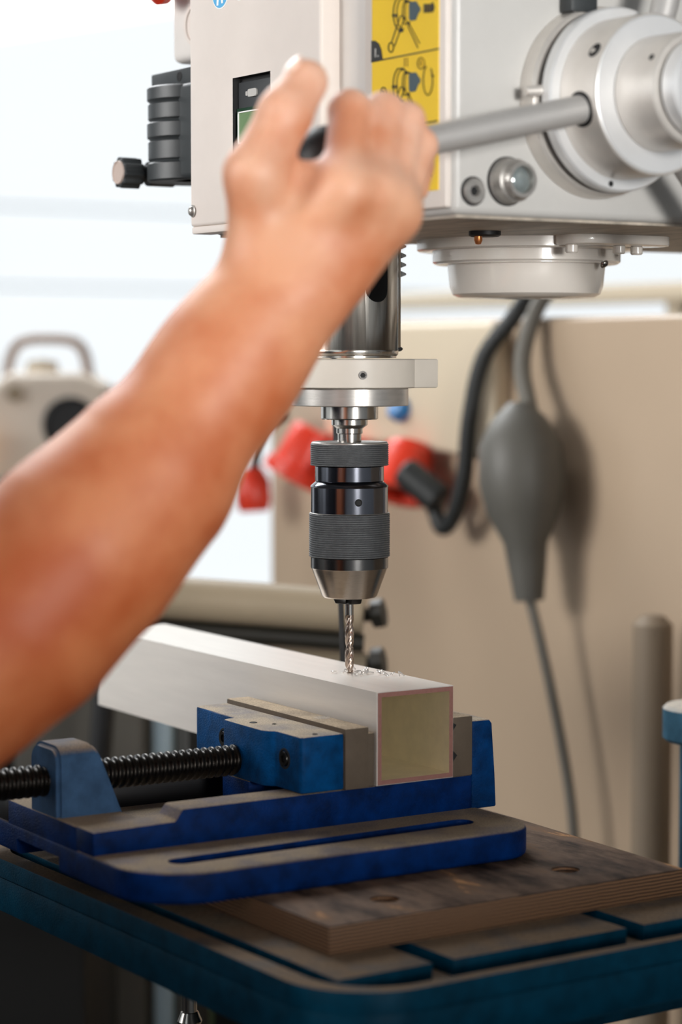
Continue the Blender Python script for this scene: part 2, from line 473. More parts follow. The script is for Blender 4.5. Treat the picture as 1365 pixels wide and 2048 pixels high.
# ---- head casting
b = NB()
box(b, X0, 0.52, Y0, 0.088, ZB, 1.80, 0.005, 3)
head = obj('head_casting', b, M['cast_paint'], dp)
b = NB(); box(b, -0.05, 0.51, -0.187, 0.084, ZB - 0.0015, ZB + 0.001); obj('underside', b, M['under_brown'], head)
b = NB(); box(b, X0 - 0.0035, X0 + 0.004, -0.188, -0.1035, 1.437, 1.80, 0.0018); obj('label_plate', b, M['panel_paint'], head)
b = NB(); box(b, X0 - 0.0008, X0 + 0.002, -0.102, -0.072, 1.437, 1.80, 0.0005); obj('recess_strip', b, M['grey_paint'], head)
# ---- front control panel (proud sheet metal cover)
XP = -0.070
b = NB(); box(b, XP, X0 + 0.001, -0.0725, 0.0905, 1.4385, 1.80, 0.0022, 3)
panel = obj('control_panel', b, M['panel_paint'], dp)
b = NB(); box(b, XP - 0.01, XP + 0.006, -0.0136, 0.0335, 1.478, 1.5328); cut(panel, b, M['black_hole'])
b = NB(); box(b, XP + 0.0006, X0 + 0.001, -0.0725, 0.0895, 1.4335, 1.4385, 0.001); obj('lower_flange', b, M['panel_paint'], panel)
b = NB(); box(b, XP + 0.004, XP + 0.0065, -0.0136, 0.0333, 1.479, 1.5300, 0.0006); scr = obj('display', b, M['screen_frame'], panel)
b = NB(); box(b, XP + 0.0028, XP + 0.0045, -0.0136, 0.0333, 1.479, 1.5130, 0.0003); obj('display_window', b, M['lcd_border'], scr)
b = NB(); box(b, XP + 0.0022, XP + 0.003, -0.010, 0.0290, 1.4905, 1.5100); obj('screen', b, M['lcd'], scr)
b = NB()
for (y0, y1, z0, z1) in ((-0.011, 0.0300, 1.5098, 1.5106), (-0.011, 0.0300, 1.4898, 1.4906), (0.0292, 0.0300, 1.49, 1.5105), (-0.011, -0.0102, 1.49, 1.5105)):
    box(b, XP + 0.0016, XP + 0.0024, y0, y1, z0, z1)
obj('screen_outline', b, M['white_ink'], scr)
b = NB(); prism(b, rrect(0.0085, 0.0195, 1.5195, 1.5245, 0.0018), XP + 0.0028, XP + 0.0042, 'x')
prism(b, rrect(0.0200, 0.0218, 1.5204, 1.5234, 0.0008), XP + 0.0028, XP + 0.0042, 'x'); obj('motor_symbol', b, M['grey_ink'], scr)
def dome_screw(p, axis, r, m, parent, name='screw', hexa=True, hole=True):
    b = NB(); p = Vector(p); a = Vector(axis).normalized()
    lathe(b, [(r, 0), (r, r * .15), (r * .82, r * .22), (r * .72, r * .5), (r * .5, r * .7), (0, r * .78)], axis_mtx(p, a), 24)
    o = obj(name, b, m, parent)
    if hole:
        b = NB(); cyl(b, p + a * r * .6, p + a * r * .80, r * .28, 6); obj('socket', b, M['black_hole'], o)
    return o
dome_screw((XP, 0.0865, 1.449), (-1, 0.1, 0), 0.0042, M['brushed'], panel, hole=False)
# ---- mandatory-action signs at the top of the panel
for k, (yc, zc) in enumerate(((0.0487, 1.590), (0.0235, 1.5925), (-0.0032, 1.5945))):
    b = NB(); cyl(b, (XP + 0.0001, yc, zc), (XP - 0.0003, yc, zc), 0.0105, 40); s = obj('round_sign', b, M['white_ink'], panel)
    b = NB(); cyl(b, (XP, yc, zc), (XP - 0.0005, yc, zc), 0.0096, 40); obj('blue_field', b, M['sign_blue'], s)
    b = NB()
    if k == 0:      # walking figure: two legs, trunk and head
        prism(b, [(yc + 0.0005, zc + .002), (yc + .0035, zc + .002), (yc + .0042, zc - .0078), (yc + .0022, zc - .0078)], XP - .0007, XP - .0004, 'x')
        prism(b, [(yc - 0.0005, zc + .002), (yc - .0035, zc + .002), (yc - .0040, zc - .0070), (yc - .0020, zc - .0070)], XP - .0007, XP - .0004, 'x')
        cyl(b, (XP - .0004, yc, zc + .0055), (XP - .0007, yc, zc + .0055), .002, 16)
    elif k == 1:    # gloves
        prism(b, rrect(yc + .001, yc + .006, zc - .0045, zc + .003, .0015), XP - .0007, XP - .0004, 'x')
        prism(b, rrect(yc - .006, yc - .001, zc - .0035, zc + .004, .0015), XP - .0007, XP - .0004, 'x')
    else:
        prism(b, rrect(yc - .004, yc + .004, zc - .004, zc + .005, .003), XP - .0007, XP - .0004, 'x')
    obj('pictogram', b, M['white_ink'], s)
# ---- yellow instruction label with its drawings
XL = X0 - 0.0035
lab = NB(); box(lab, XL - 0.0005, XL + 0.0002, -0.1815, -0.1128, 1.4475, 1.62); lab = obj('instruction_label', lab, M['yellow'], head, 0)
def LP(u, v):
    """point of the label's artwork (its own drawing grid) in the plane of the label"""
    px = 740 + u / 4.655; py = v / 4.655
    k = 3.06e-5 + (389 - py) * 1e-7
    return (-0.1128 - (px - 755) * 0.000516, 1.449 + (389 - py) * 3.011e-4 - (px - 755) * k)
def ribbon(bm, pts, w=2.6, lay=0.0007, closed=False):
    Q = [Vector(LP(*p)) for p in pts]
    hw = w / 4.655 * 0.0003
    n = len(Q)
    for i in range(n if closed else n - 1):
        a, c = Q[i], Q[(i + 1) % n]
        t = (c - a)
        if t.length < 1e-7: continue
        t.normalize(); s = Vector((-t.y, t.x)) * hw; e = t * hw * 0.8
        prism(bm, [tuple(a - e + s), tuple(c + e + s), tuple(c + e - s), tuple(a - e - s)], XL - lay - 0.0002, XL - lay + 0.0003, 'x')
def poly(bm, pts, lay=0.0007): prism(bm, [LP(*p) for p in pts], XL - lay - 0.0002, XL - lay + 0.0003, 'x')
def ell(cx, cy, rx, ry, n=22, a0=0, a1=360): return [(cx + rx * math.cos(R(a0 + (a1 - a0) * k / n)), cy + ry * math.sin(R(a0 + (a1 - a0) * k / n))) for k in range(n + 1)]
def hub_drawing(b, sl, dy):
    ribbon(b, ell(335, 130 + dy, 58, 150, 26, 95, 300), 4)
    ribbon(b, ell(362, 130 + dy, 52, 140, 26, 80, 280), 3)
    ribbon(b, ell(392, 122 + dy, 28, 110, 20, 70, 300), 3)
    ribbon(b, ell(410, 116 + dy, 24, 100, 20, 60, 290), 3)
    ribbon(b, [(272, 142 + dy), (312, 142 + dy), (312, 158 + dy), (272, 158 + dy)], 6, closed=True)
    ribbon(b, [(315, -18 + dy), (372, -22 + dy), (395, 5 + dy), (430, 22 + dy)], 5)
    ribbon(b, [(340, 160 + dy), (262, 395 + dy)], 4); ribbon(b, [(382, 172 + dy), (290, 430 + dy)], 4)
    ribbon(b, [(340, 160 + dy), (362, 148 + dy), (382, 172 + dy)], 4)
    poly(b, [(325, 300 + dy), (340, 262 + dy), (372, 270 + dy), (368, 300 + dy), (340, 305 + dy)])
    ribbon(b, [(415, 250 + dy), (505, 445 + dy)], 3); ribbon(b, [(430, 235 + dy), (520, 405 + dy)], 3)
    ribbon(b, [(400, 225 + dy), (428, 215 + dy), (420, 240 + dy)], 6)
    poly(sl, [(428, 20 + dy), (490, 15 + dy), (508, 48 + dy), (528, 78 + dy), (526, 106 + dy), (508, 130 + dy), (486, 190 + dy), (440, 198 + dy), (426, 180 + dy), (424, 60 + dy)])
    ribbon(b, [(390, 22 + dy), (430, 20 + dy)], 8)
b = NB(); sl = NB(); br = NB()
hub_drawing(b, sl, 0); sl2 = NB(); hub_drawing(b, sl2, 660)
ribbon(b, ell(255, 445, 24, 44), 5)
for u in (560, 582, 604): poly(b, [(u, 42), (u + 14, 38), (u + 14, 118), (u, 124)])
poly(b, [(626, 36), (640, 20), (655, 70), (640, 118), (626, 114)])
ribbon(b, ell(598, 745, 42, 140, 40, -48, 245), 4)
poly(b, [(628, 690), (652, 700), (640, 735)])
ribbon(br, [(385, 545), (385, 620)], 3); ribbon(br, [(410, 540), (410, 620)], 3)
ribbon(b, ell(185, 870, 30, 54), 4); ribbon(br, ell(535, 590, 32, 52), 4)
ribbon(b, [(70, 580), (690, 455)], 6); ribbon(b, [(60, 1235), (680, 1125)], 6)
ribbon(b, [(560, 1570), (600, 1612)], 4); ribbon(b, [(575, 1555), (618, 1600)], 4); ribbon(b, ell(632, 1550, 9, 12), 6)
ribbon(b, [(600, 1615), (640, 1640)], 4); ribbon(b, [(505, 1190), (540, 1188)], 4)
poly(b, [(68, 385), (105, 385), (140, 410), (162, 465), (176, 555), (68, 580)])
obj('drawing', b, M['ink'], lab, 0); obj('knob_drawing', sl, M['slate_ink'], lab, 0); obj('knob_drawing', sl2, M['slate_ink'], lab, 0); obj('pale_drawing', br, M['ink_brown'], lab, 0)
def writing(txt, u, v, size, m, lay=0.0011):
    c = bpy.data.curves.new('lettering', 'FONT'); c.body = txt; c.size = size; c.extrude = 0.0002; c.align_x = 'CENTER'; c.align_y = 'CENTER'
    t = bpy.data.objects.new('lettering', c); COL.objects.link(t)
    dg = bpy.context.evaluated_depsgraph_get()
    me = bpy.data.meshes.new_from_object(t.evaluated_get(dg)); bpy.data.objects.remove(t); bpy.data.curves.remove(c)
    y, z = LP(u, v)
    me.transform(Matrix.Translation((XL - lay, y, z)) @ Matrix(((0, 0, -1, 0), (-1, 0, 0, 0), (0, 1, 0, 0), (0, 0, 0, 1))))
    return link('lettering', me, m, lab)
writing('1.', 118, 500, 0.0075, M['grey_ink'])
writing('2', 185, 870, 0.0052, M['ink'])
writing('1', 535, 590, 0.0052, M['ink_brown'])
# ---- feed hub on the right side of the head
HC = (0.050, 1.503)
def hub_ring(bm, r0, r1, ya, yb, bev=0.001): lathe(bm, [(0, 0), (r0 - bev, 0), (r0, bev), (r1, ya - yb - bev), (r1 - bev, ya - yb), (0, ya - yb)], axis_mtx((HC[0], ya, HC[1]), (0, -1, 0)), 96)
b = NB(); hub_ring(b, 0.0575, 0.0565, Y0 + .001, -0.203, 0.0015); fl = obj('hub_flange', b, M['hub_alu'], dp)
b = NB(); hub_ring(b, 0.050, 0.050, -0.203, -0.2085, 0.0001); obj('hub_groove', b, M['jaw_black'], fl)
b = NB(); hub_ring(b, 0.0545, 0.0545, -0.208, -0.217, 0.0012); obj('graduated_ring', b, M['hub_face'], fl)
b = NB(); hub_ring(b, 0.0475, 0.047, -0.2165, -0.2485, 0.0008); drum = obj('hub_drum', b, M['hub_alu'], dp)
b = NB(); hub_ring(b, 0.0460, 0.0455, -0.248, -0.2492, 0.0005); obj('drum_face', b, M['hub_face'], drum)
b = NB(); hub_ring(b, 0.0335, 0.033, -0.249, -0.2825, 0.0012); st = obj('hub_boss', b, M['hub_alu'], dp)
b = NB(); hub_ring(b, 0.0278, 0.0278, -0.2825, -0.2850, 0.0001); obj('boss_groove', b, M['jaw_black'], st)
b = NB(); lathe(b, [(0, 0), (.0285, 0), (.0285, .0095), (.0265, .0115), (.012, .0115), (.011, .006), (0, .006)], axis_mtx((HC[0], -.2845, HC[1]), (0, -1, 0)), 80); cap = obj('hub_cap', b, M['hub_face'], st)
b = NB(); cyl(b, (HC[0], -.2900, HC[1]), (HC[0], -.2910, HC[1]), 0.0108, 24); obj('cap_recess', b, M['black_hole'], cap)
def on_drum(ang, y, r=0.047): return Vector((HC[0] + r * math.cos(R(ang)), y, HC[1] + r * math.sin(R(ang))))
def pit(p, a, r, parent, name='screw_hole'):
    b = NB(); a = Vector(a).normalized(); lathe(b, [(0, -0.001), (r, -0.001), (r, 0.0002), (r * .8, 0.0004), (r * .7, 0.0001), (0, 0.0001)], axis_mtx(p, a), 24)
    return obj(name, b, M['black_hole'], parent)
a_ = 168
pit(on_drum(150, -.2405), (math.cos(R(150)), 0, math.sin(R(150))), 0.0046, drum, 'set_screw')
pit(on_drum(150, -.276, .0331), (math.cos(R(150)), 0, math.sin(R(150))), 0.0019, st)
pit(Vector((HC[0] - .008, -.217, HC[1] - .0500)), (0, -1, 0), 0.0018, fl, 'index_notch')
# index pin and clamp block on the flange
b = NB(); cyl(b, (-0.0135, -0.2050, 1.5050), (0.004, -0.2085, 1.5065), 0.0034, 16, 0.0006); box(b, -0.008, -0.002, -.206, -.200, 1.492, 1.505, 0.001); obj('index_pin', b, M['hub_alu'], fl)
b = NB(); box(b, 0.022, 0.042, -0.2040, -0.1925, 1.5545, 1.566, 0.0012, mtx=None); obj('depth_clamp', b, M['black_plastic'], fl)
# three feed handles
for ang, L in ((192.3, 0.252), (72.3, 0.20), (312.3, 0.20)):
    dv = Vector((math.cos(R(ang)), 0, math.sin(R(ang)))); c0 = Vector((HC[0], -0.2345, HC[1]))
    b = NB(); lathe(b, [(0, 0), (.0104, 0), (.0104, .0006), (.0088, .0010), (0, .0010)], axis_mtx(c0 + dv * 0.0465, dv), 28); obj('handle_socket', b, M['black_hole'], drum)
    b = NB(); cyl(b, c0 + dv * 0.040, c0 + dv * (L - 0.03), 0.0083, 32); hd = obj('feed_handle', b, M['handle_steel'], dp)
    b = NB(); q = axis_mtx(c0 + dv * (L - 0.052), dv); lathe(b, [(0, 0), (.0095, 0), (.0110, .004)] + [(.0195 * math.sin(R(a)), .026 - .0195 * math.cos(R(a))) for a in range(36, 180, 12)] + [(0, .0455)], q, 32); obj('handle_knob', b, M['black_rubber'], hd)
# oil sight glass and filler plug
p = Vector((-0.0165, Y0, 1.4535))
b = NB(); lathe(b, [(.0138, 0), (.0138, .002), (.0128, .003), (.0128, .003), (.0126, .010), (.0110, .011), (.0110, .014), (.0102, .016), (.0080, .016), (.0078, .012), (0, .012)], axis_mtx(p, (0, -1, 0)), 36); sg = obj('sight_glass', b, M['brushed'], head)
b = NB(); lathe(b, [(0, .012), (.0078, .012), (.006, .0135), (0, .0142)], axis_mtx(p, (0, -1, 0)), 28); obj('lens', b, M['glass'], sg)
b = NB(); lathe(b, [(.0145, 0), (.0145, .0012), (0, .0012)], axis_mtx(p, (0, -1, 0)), 36); obj('seal', b, M['black_rubber'], sg)
p = Vector((-0.0415, Y0, 1.4468))
b = NB(); lathe(b, [(.0076, 0), (.0076, .0022), (.0068, .003), (.0034, .003), (.0032, .0012), (0, .0012)], axis_mtx(p, (0, -1, 0)), 32); pl = obj('filler_plug', b, M['brushed'], head)
b = NB(); lathe(b, [(.0086, 0), (.0086, .0010), (0, .0010)], axis_mtx(p, (0, -1, 0)), 32); obj('seal', b, M['black_rubber'], pl)
b = NB(); cyl(b, p + Vector((0, -.001, 0)), p + Vector((0, -.0016, 0)), 0.0030, 6); obj('socket', b, M['black_hole'], pl)
# underside fittings
b = NB(); lathe(b, [(0, 0), (.0105, 0), (.0105, .0035), (.009, .0045), (0, .0045)], axis_mtx((0.052, -0.080, ZB - .0005), (0, 0, -1)), 32); gr = obj('rubber_grommet', b, M['black_rubber'], head)
b = NB(); lathe(b, [(0, 0), (.0026, 0), (.0028, .003), (.0018, .0055), (0, .006)], axis_mtx((0.0455, -0.0815, ZB - .0045), (0, 0, -1)), 20); obj('copper_tip', b, M['copper'], gr)
c = (0.152, 0.004)
b = NB(); lathe(b, [(0, 0), (.077, 0), (.077, .0075), (.0755, .0085), (.066, .0085), (.066, .016), (.0645, .0172), (.057, .0172), (0, .0172)], axis_mtx((c[0], c[1], ZB - .0005), (0, 0, -1)), 96); hs = obj('round_housing', b, M['housing_paint'], dp)
b = NB(); lathe(b, [(0, 0), (.0635, 0), (.0635, .001), (.0555, .0015), (.0548, .008), (.0540, .016), (.0520, .0215), (.0480, .0238), (0, .0242)], axis_mtx((c[0], c[1], ZB - .0172), (0, 0, -1)), 96); cup = obj('cup_cover', b, M['housing_paint'], hs)
dome_screw((0.172, -0.0565, ZB - .0185), (0.2, -0.8, -0.4), 0.0035, M['steel'], cup)
b = NB(); prism(b, rrect(0.118, 0.205, -0.098, -0.058, 0.019), ZB - .0078, ZB - .0003, 'z', 0.0015); lg = obj('lug_plate', b, M['housing_paint'], hs)
for (x, y) in ((.126, -.078), (.163, -.083), (.181, -.080)):
    b = NB(); cyl(b, (x, y, ZB - .0075), (x, y, ZB - .0135), .0042, 20, .0008); obj('stud', b, M['housing_paint'], lg)
# motor housing seen behind the panel, stop button, chuck guard holder
b = NB(); box(b, -0.020, 0.30, 0.088, 0.205, 1.5635, 1.82, 0.006, 3); mh = obj('motor_housing', b, M['grey_paint'], dp)
b = NB(); lathe(b, [(0, 0), (.016, 0), (.0155, .0012), (.0125, .0014), (.0122, .0003), (0, .0003)], axis_mtx((-0.0203, 0.168, 1.588), (-1, 0, 0)), 32); obj('cover_ring', b, M['panel_paint'], mh)
b = NB(); lathe(b, [(0, 0), (.008, 0), (.008, .010), (.0155, .012), (.0165, .018), (.013, .023), (0, .025)], axis_mtx((-0.020, 0.190, 1.6195), (-1, 0, 0)), 36); obj('stop_button', b, M['red_plastic'], mh)
b = NB()
box(b, -0.048, 0.025, 0.086, 0.165, 1.475, 1.5420, 0.004, 3)
gy, gx = 0.165, -0.024
pr = []
for k, (z0, z1) in enumerate(((1.475, 1.4885), (1.4895, 1.5040), (1.5050, 1.5170), (1.5180, 1.5305), (1.5315, 1.5420))):
    rr = 0.0335 if k % 2 == 0 else 0.0328
    pr += [(rr - .0015, z0), (rr, z0 + .0012), (rr, z1 - .0012), (rr - .0015, z1)]
lathe(b, [(0, 1.475)] + pr + [(0, 1.5420)], Matrix.Translation((gx, gy, 0)), 48)
gh = obj('guard_holder', b, M['black_plastic'], dp)
b = NB(); box(b, -0.043, 0.0, 0.10, 0.194, 1.5418, 1.5535, 0.0015); ab = obj('guard_arm', b, M['black_plastic'], gh)
pit(Vector((-0.0431, 0.152, 1.5478)), (-1, 0, 0), 0.0035, ab, 'pin_hole')
b = NB(); prism(b, [(0.088, 1.462), (0.098, 1.475), (0.108, 1.548), (0.096, 1.57), (0.088, 1.575)], -0.02, 0.02, 'x', 0.002); obj('guard_bracket', b, M['black_plastic'], gh)
b = NB()
n = 10; out = []
for k in range(n * 6):
    a = 2 * PI * k / (n * 6); rr = 0.0104 + 0.0009 * math.copysign(min(1, abs(math.sin(n * a)) * 2.2), math.sin(n * a)); out.append((0.197 + rr * math.cos(a), 1.4825 + rr * math.sin(a)))
prism(b, out, -0.0680, -0.0520, 'x', 0.0008, 1); cyl(b, (-0.053, 0.197, 1.4825), (-0.044, 0.197, 1.4825), 0.0062, 24); cyl(b, (-0.044, 0.197, 1.4825), (-0.024, 0.197, 1.4825), 0.0088, 24)
kn = obj('star_knob', b, M['black_plastic'], gh)
b = NB(); lathe(b, [(0, .0004), (.0072, .0004), (.0076, .0012), (.0082, .0012), (.0086, 0), (0, 0)], axis_mtx((-0.0680, 0.197, 1.4825), (-1, 0, 0)), 28); obj('knob_rim', b, M['bg_handle'], kn)
# ---- quill with slot, rack, collar, spindle nose
k3 = 0.3335e-3
def zz(y): return 1.35 + (715 - y) * 0.3374e-3 * (1 - 0.0000)
b = NB(); lathe(b, [(0, zz(716)), (.0312, zz(716)), (.0312, zz(712)), (.0322, zz(710)), (.0326, zz(706)), (.0326, zz(700)), (.0324, zz(699)), (.0324, ZB + .002), (0, ZB + .002)], None, 128)
quill = obj('quill', b, M['quill_steel'], dp)
b = NB(); ang = R(-33.5 - 34.4 + 90 - 56.5) ; 
fa = math.atan2(-dh.y, -dh.x) + R(34.4)          # bearing of the slot: turned from the side nearest the camera
sd = Vector((math.cos(fa), math.sin(fa), 0)); tn = Vector((-sd.y, sd.x, 0))
t = bmesh.new(); outl = rrect(-0.0088, 0.0088, zz(608), ZB + 0.02, 0.0085, 8)
A = [t.verts.new(tn * a + Vector((0, 0, z)) + sd * 0.012) for a, z in outl]; B = [t.verts.new(tn * a + Vector((0, 0, z)) + sd * 0.05) for a, z in outl]
t.faces.new(A); t.faces.new(B)
for i in range(len(A)): t.faces.new((A[i], A[(i + 1) % len(A)], B[(i + 1) % len(A)], B[i]))
merge(b, t); cut(quill, b, M['black_hole'])
b = NB(); box(b, 0.026, 0.0385, -0.0055, 0.0055, zz(700), ZB + .001, 0.0015); rk = obj('rack_strip', b, M['steel'], quill)
b = NB()
for k in range(10):
    z = zz(555) + k * 0.0062
    prism(b, [(0.0385, z), (0.0425, z + .0014), (0.0425, z + .0026), (0.0385, z + .004)], -0.005, 0.005, 'y')
obj('rack_teeth', b, M['steel'], rk)
b = NB(); box(b, 0.031, 0.0402, -0.006, 0.006, zz(703), zz(693), 0.002); obj('rack_foot', b, M['black_rubber'], rk)
b = NB(); lathe(b, [(0, zz(775)), (.0425, zz(775)), (.0435, zz(773)), (.0435, zz(720)), (.0425, zz(718)), (0, zz(718))], None, 96)
box(b, 0.0, 0.0545, -0.026, 0.026, zz(775), zz(718), 0.0012)
col = obj('depth_collar', b, M['collar_paint'], quill)
fs = math.atan2(-dh.y, -dh.x) + R(11.3)
sv = Vector((math.cos(fs), math.sin(fs), 0))
b = NB(); lathe(b, [(0, .0002), (.0020, .0002), (.0022, .0008), (.0028, .0008), (.0030, -.001), (0, -.001)], axis_mtx(sv * 0.0435 + Vector((0, 0, zz(749))), sv), 24); ss = obj('set_screw', b, M['jaw_black'], col)
b = NB(); cyl(b, sv * 0.0436 + Vector((0, 0, zz(749))), sv * 0.0440 + Vector((0, 0, zz(749))), .0018, 6); obj('socket', b, M['black_hole'], ss)
b = NB(); lathe(b, [(0, zz(810)), (.0388, zz(810)), (.0393, zz(808.5)), (.0393, zz(777)), (.0388, zz(775)), (0, zz(775))], None, 96); obj('spindle_disc', b, M['brushed'], quill)
b = NB(); lathe(b, [(0, zz(882)), (.0079, zz(882)), (.0079, zz(866)), (.0088, zz(864.5)), (.0088, zz(855)), (.0112, zz(850)), (.0121, zz(848)), (.0121, zz(837)), (.0185, zz(837)), (.0191, zz(835)), (.0191, zz(812)), (.0185, zz(810)), (0, zz(810))], None, 64); obj('spindle_nose', b, M['steel'], quill)

# ================================================================ drill chuck (held in the spindle)
ck = thing('drill_chuck', 'dark steel keyless drill chuck with knurled grip bands above the drill bit', 'drill chuck', (0, 0, zz(1200)))
def knurled(bm, r, y0, y1, n):
    pr = [(0, zz(y1))]
    h = (zz(y0) - zz(y1)) / n
    for k in range(n):
        z = zz(y1) + k * h
        pr += [(r - .00055, z + h * .04), (r, z + h * .3), (r, z + h * .72), (r - .00055, z + h * .96)]
    pr += [(0, zz(y0))]
    lathe(bm, pr, None, 128)
b = NB(); knurled(b, 0.0262, 885, 928, 11); kr = obj('upper_ring', b, M['knurl'], ck)
b = NB(); lathe(b, [(.009, zz(884.5)), (.0246, zz(884.5)), (.0256, zz(885)), (.0256, zz(883)), (.0248, zz(881)), (.0232, zz(880.8)), (.0222, zz(882.4)), (.009, zz(882.4))], None, 96); obj('ring_lip', b, M['brushed'], kr)
b = NB(); lathe(b, [(0, zz(960)), (.0222, zz(960)), (.0230, zz(958)), (.0230, zz(930)), (.0222, zz(928)), (0, zz(928))], None, 96); obj('upper_body', b, M['dark_steel'], ck)
b = NB(); lathe(b, [(0, zz(1023)), (.0258, zz(1023)), (.0258, zz(971)), (.0262, zz(970)), (.0258, zz(967.5)), (.0232, zz(961)), (.0222, zz(959)), (0, zz(959))], None, 96); cb = obj('chuck_body', b, M['dark_steel'], ck)
fb = math.atan2(-dh.y, -dh.x) + R(13.2); bv = Vector((math.cos(fb), math.sin(fb), 0))
pit(bv * 0.0258 + Vector((0, 0, zz(998))), bv, 0.0025, cb, 'spanner_hole')
b = NB(); knurled(b, 0.0271, 1023, 1109, 20); sl_ = obj('grip_sleeve', b, M['knurl'], ck)
b = NB(); lathe(b, [(.020, zz(1023)), (.0262, zz(1023)), (.0268, zz(1022)), (.0262, zz(1021)), (.020, zz(1021))], None, 96); obj('sleeve_edge', b, M['brushed'], sl_)
b = NB(); lathe(b, [(0, zz(1131)), (.0260, zz(1131)), (.0260, zz(1110)), (0, zz(1109))], None, 96); obj('dark_band', b, M['band_steel'], ck)
b = NB(); lathe(b, [(0, zz(1190)), (.0176, zz(1190)), (.0186, zz(1187)), (.0252, zz(1134)), (.0259, zz(1131)), (0, zz(1131))], None, 96); obj('nose_cone', b, M['cone_steel'], ck)
for k in range(3):
    a = R(25 + 120 * k)
    b = NB(); prism(b, [(0.0022, zz(1204)), (0.0094, zz(1202.5)), (0.0112, zz(1190)), (0.0022, zz(1189))], -0.0040, 0.0040, 'y', 0.0008, mtx=Matrix.Rotation(a, 4, 'Z')); obj('jaw', b, M['jaw_black'], ck)

# ================================================================ twist drill bit (held in the chuck)
def twist(bm, r, z0, z1, zs, lead=0.0305, seg=56, rings=150):
    t = bmesh.new(); RR = []
    for i in range(rings + 1):
        z = z0 + (z1 - z0) * i / rings
        tip = min(1, (z - z0) / (r * 0.65))
        fade = min(1, max(0, (zs - z) / 0.006))
        ph = 2 * PI * z / lead
        ring = []
        for k in range(seg):
            a = 2 * PI * k / seg
            u = math.cos(2 * (a - ph))                       # two flutes
            g = max(0.0, (u - 0.05) / 0.95) ** 0.75
            margin = 0.05 if -0.92 < math.sin(2 * (a - ph)) * 0 + u < -0.0 else 0.0
            rr = r * (1 - fade * (0.60 * g) - fade * margin * 0.8) * (0.06 + 0.94 * tip)
            ring.append(t.verts.new((rr * math.cos(a), rr * math.sin(a), z)))
        RR.append(ring)
    for a, c in zip(RR, RR[1:]):
        for k in range(seg): t.faces.new((a[k], a[(k + 1) % seg], c[(k + 1) % seg], c[k]))
    t.faces.new(RR[0]); t.faces.new(RR[-1])
    return merge(bm, t)
db = thing('drill_bit', 'small steel twist drill bit boring into the aluminium tube', 'drill bit', (0, 0, 1.1375))
b = NB(); twist(b, 0.0030, 1.1372, zz(1226), zz(1224)); obj('fluted_shaft', b, M['bit_steel'], db, 50)
b = NB(); cyl(b, (0, 0, zz(1226)), (0, 0, zz(1188)), 0.0029, 32); obj('shank', b, M['steel'], db)

# ================================================================ square aluminium tube (yawed with the vise)
YAW = R(-1.5); PIV = (-0.03, -0.085)
zt0, zt1 = 1.0786, 1.1386
def frame_prism(bm, x0, x1, z0, z1, w, ya, yb, mi_out=0, mi_in=1, mi_cut=2):
    t = bmesh.new()
    def ringv(ins, y): return [t.verts.new((x, y, z)) for x, z in ((x0 + ins, z0 + ins), (x1 - ins, z0 + ins), (x1 - ins, z1 - ins), (x0 + ins, z1 - ins))]
    c = 0.0005
    oA = ringv(0, ya + c); oB = ringv(0, yb); iA = ringv(w, ya); iB = ringv(w, yb); oC = ringv(c, ya)
    for k in range(4):
        j = (k + 1) % 4
        for q, m_ in (((oA[k], oA[j], oB[j], oB[k]), mi_out), ((iA[k], iA[j], iB[j], iB[k]), mi_in), ((oC[k], oC[j], iA[j], iA[k]), mi_cut), ((oB[k], oB[j], iB[j], iB[k]), mi_cut), ((oA[k], oA[j], oC[j], oC[k]), mi_out)):
            f = t.faces.new(q); f.material_index = m_
    return merge(bm, t)
tb = NB(); frame_prism(tb, -0.0364, 0.0226, zt0, zt1, 0.0034, -0.0863, 0.316)
for v in tb.verts: v.co = Vector((v.co.x - PIV[0], v.co.y - PIV[1], v.co.z - zt0))
tubeo = obj('aluminium_tube', tb, [M['alu'], M['alu_in'], M['alu_cut']], None, 0)
tubeo.location = (PIV[0], PIV[1], zt0); tubeo.rotation_euler = (0, 0, YAW)
tag(tubeo, 'square hollow aluminium tube clamped in the vise under the drill bit', 'metal tube')
# swarf: curls of aluminium around the bit
rs = random.Random(3)
for k in range(20):
    if k < 15: cx, cy = rs.uniform(-.010, .010), rs.uniform(-.016, .006)
    else: cx, cy = rs.uniform(.004, .019), rs.uniform(-.045, -.002)
    if math.hypot(cx, cy) < 0.0040: cx += .006
    a0 = rs.uniform(0, 6.28); tl = rs.uniform(0.0, 0.9); rr = rs.uniform(.0010, .0026); hh = rs.uniform(.001, .006)
    pts = []
    for i in range(9):
        u = i / 8
        pts.append((cx + rr * math.cos(a0 + u * 4.2) + math.cos(a0) * u * hh, cy + rr * math.sin(a0 + u * 4.2) * .8 + math.sin(a0) * u * hh, zt1 + .0006 + abs(math.sin(u * 3.1)) * tl * .004))
    b = NB(); tube(b, pts, 0.00048, 5, 3)
    tag(obj('metal_shaving', b, M['chip']), 'thin curled aluminium shaving lying around the drill bit', 'metal shaving', 'shavings around the drill bit')

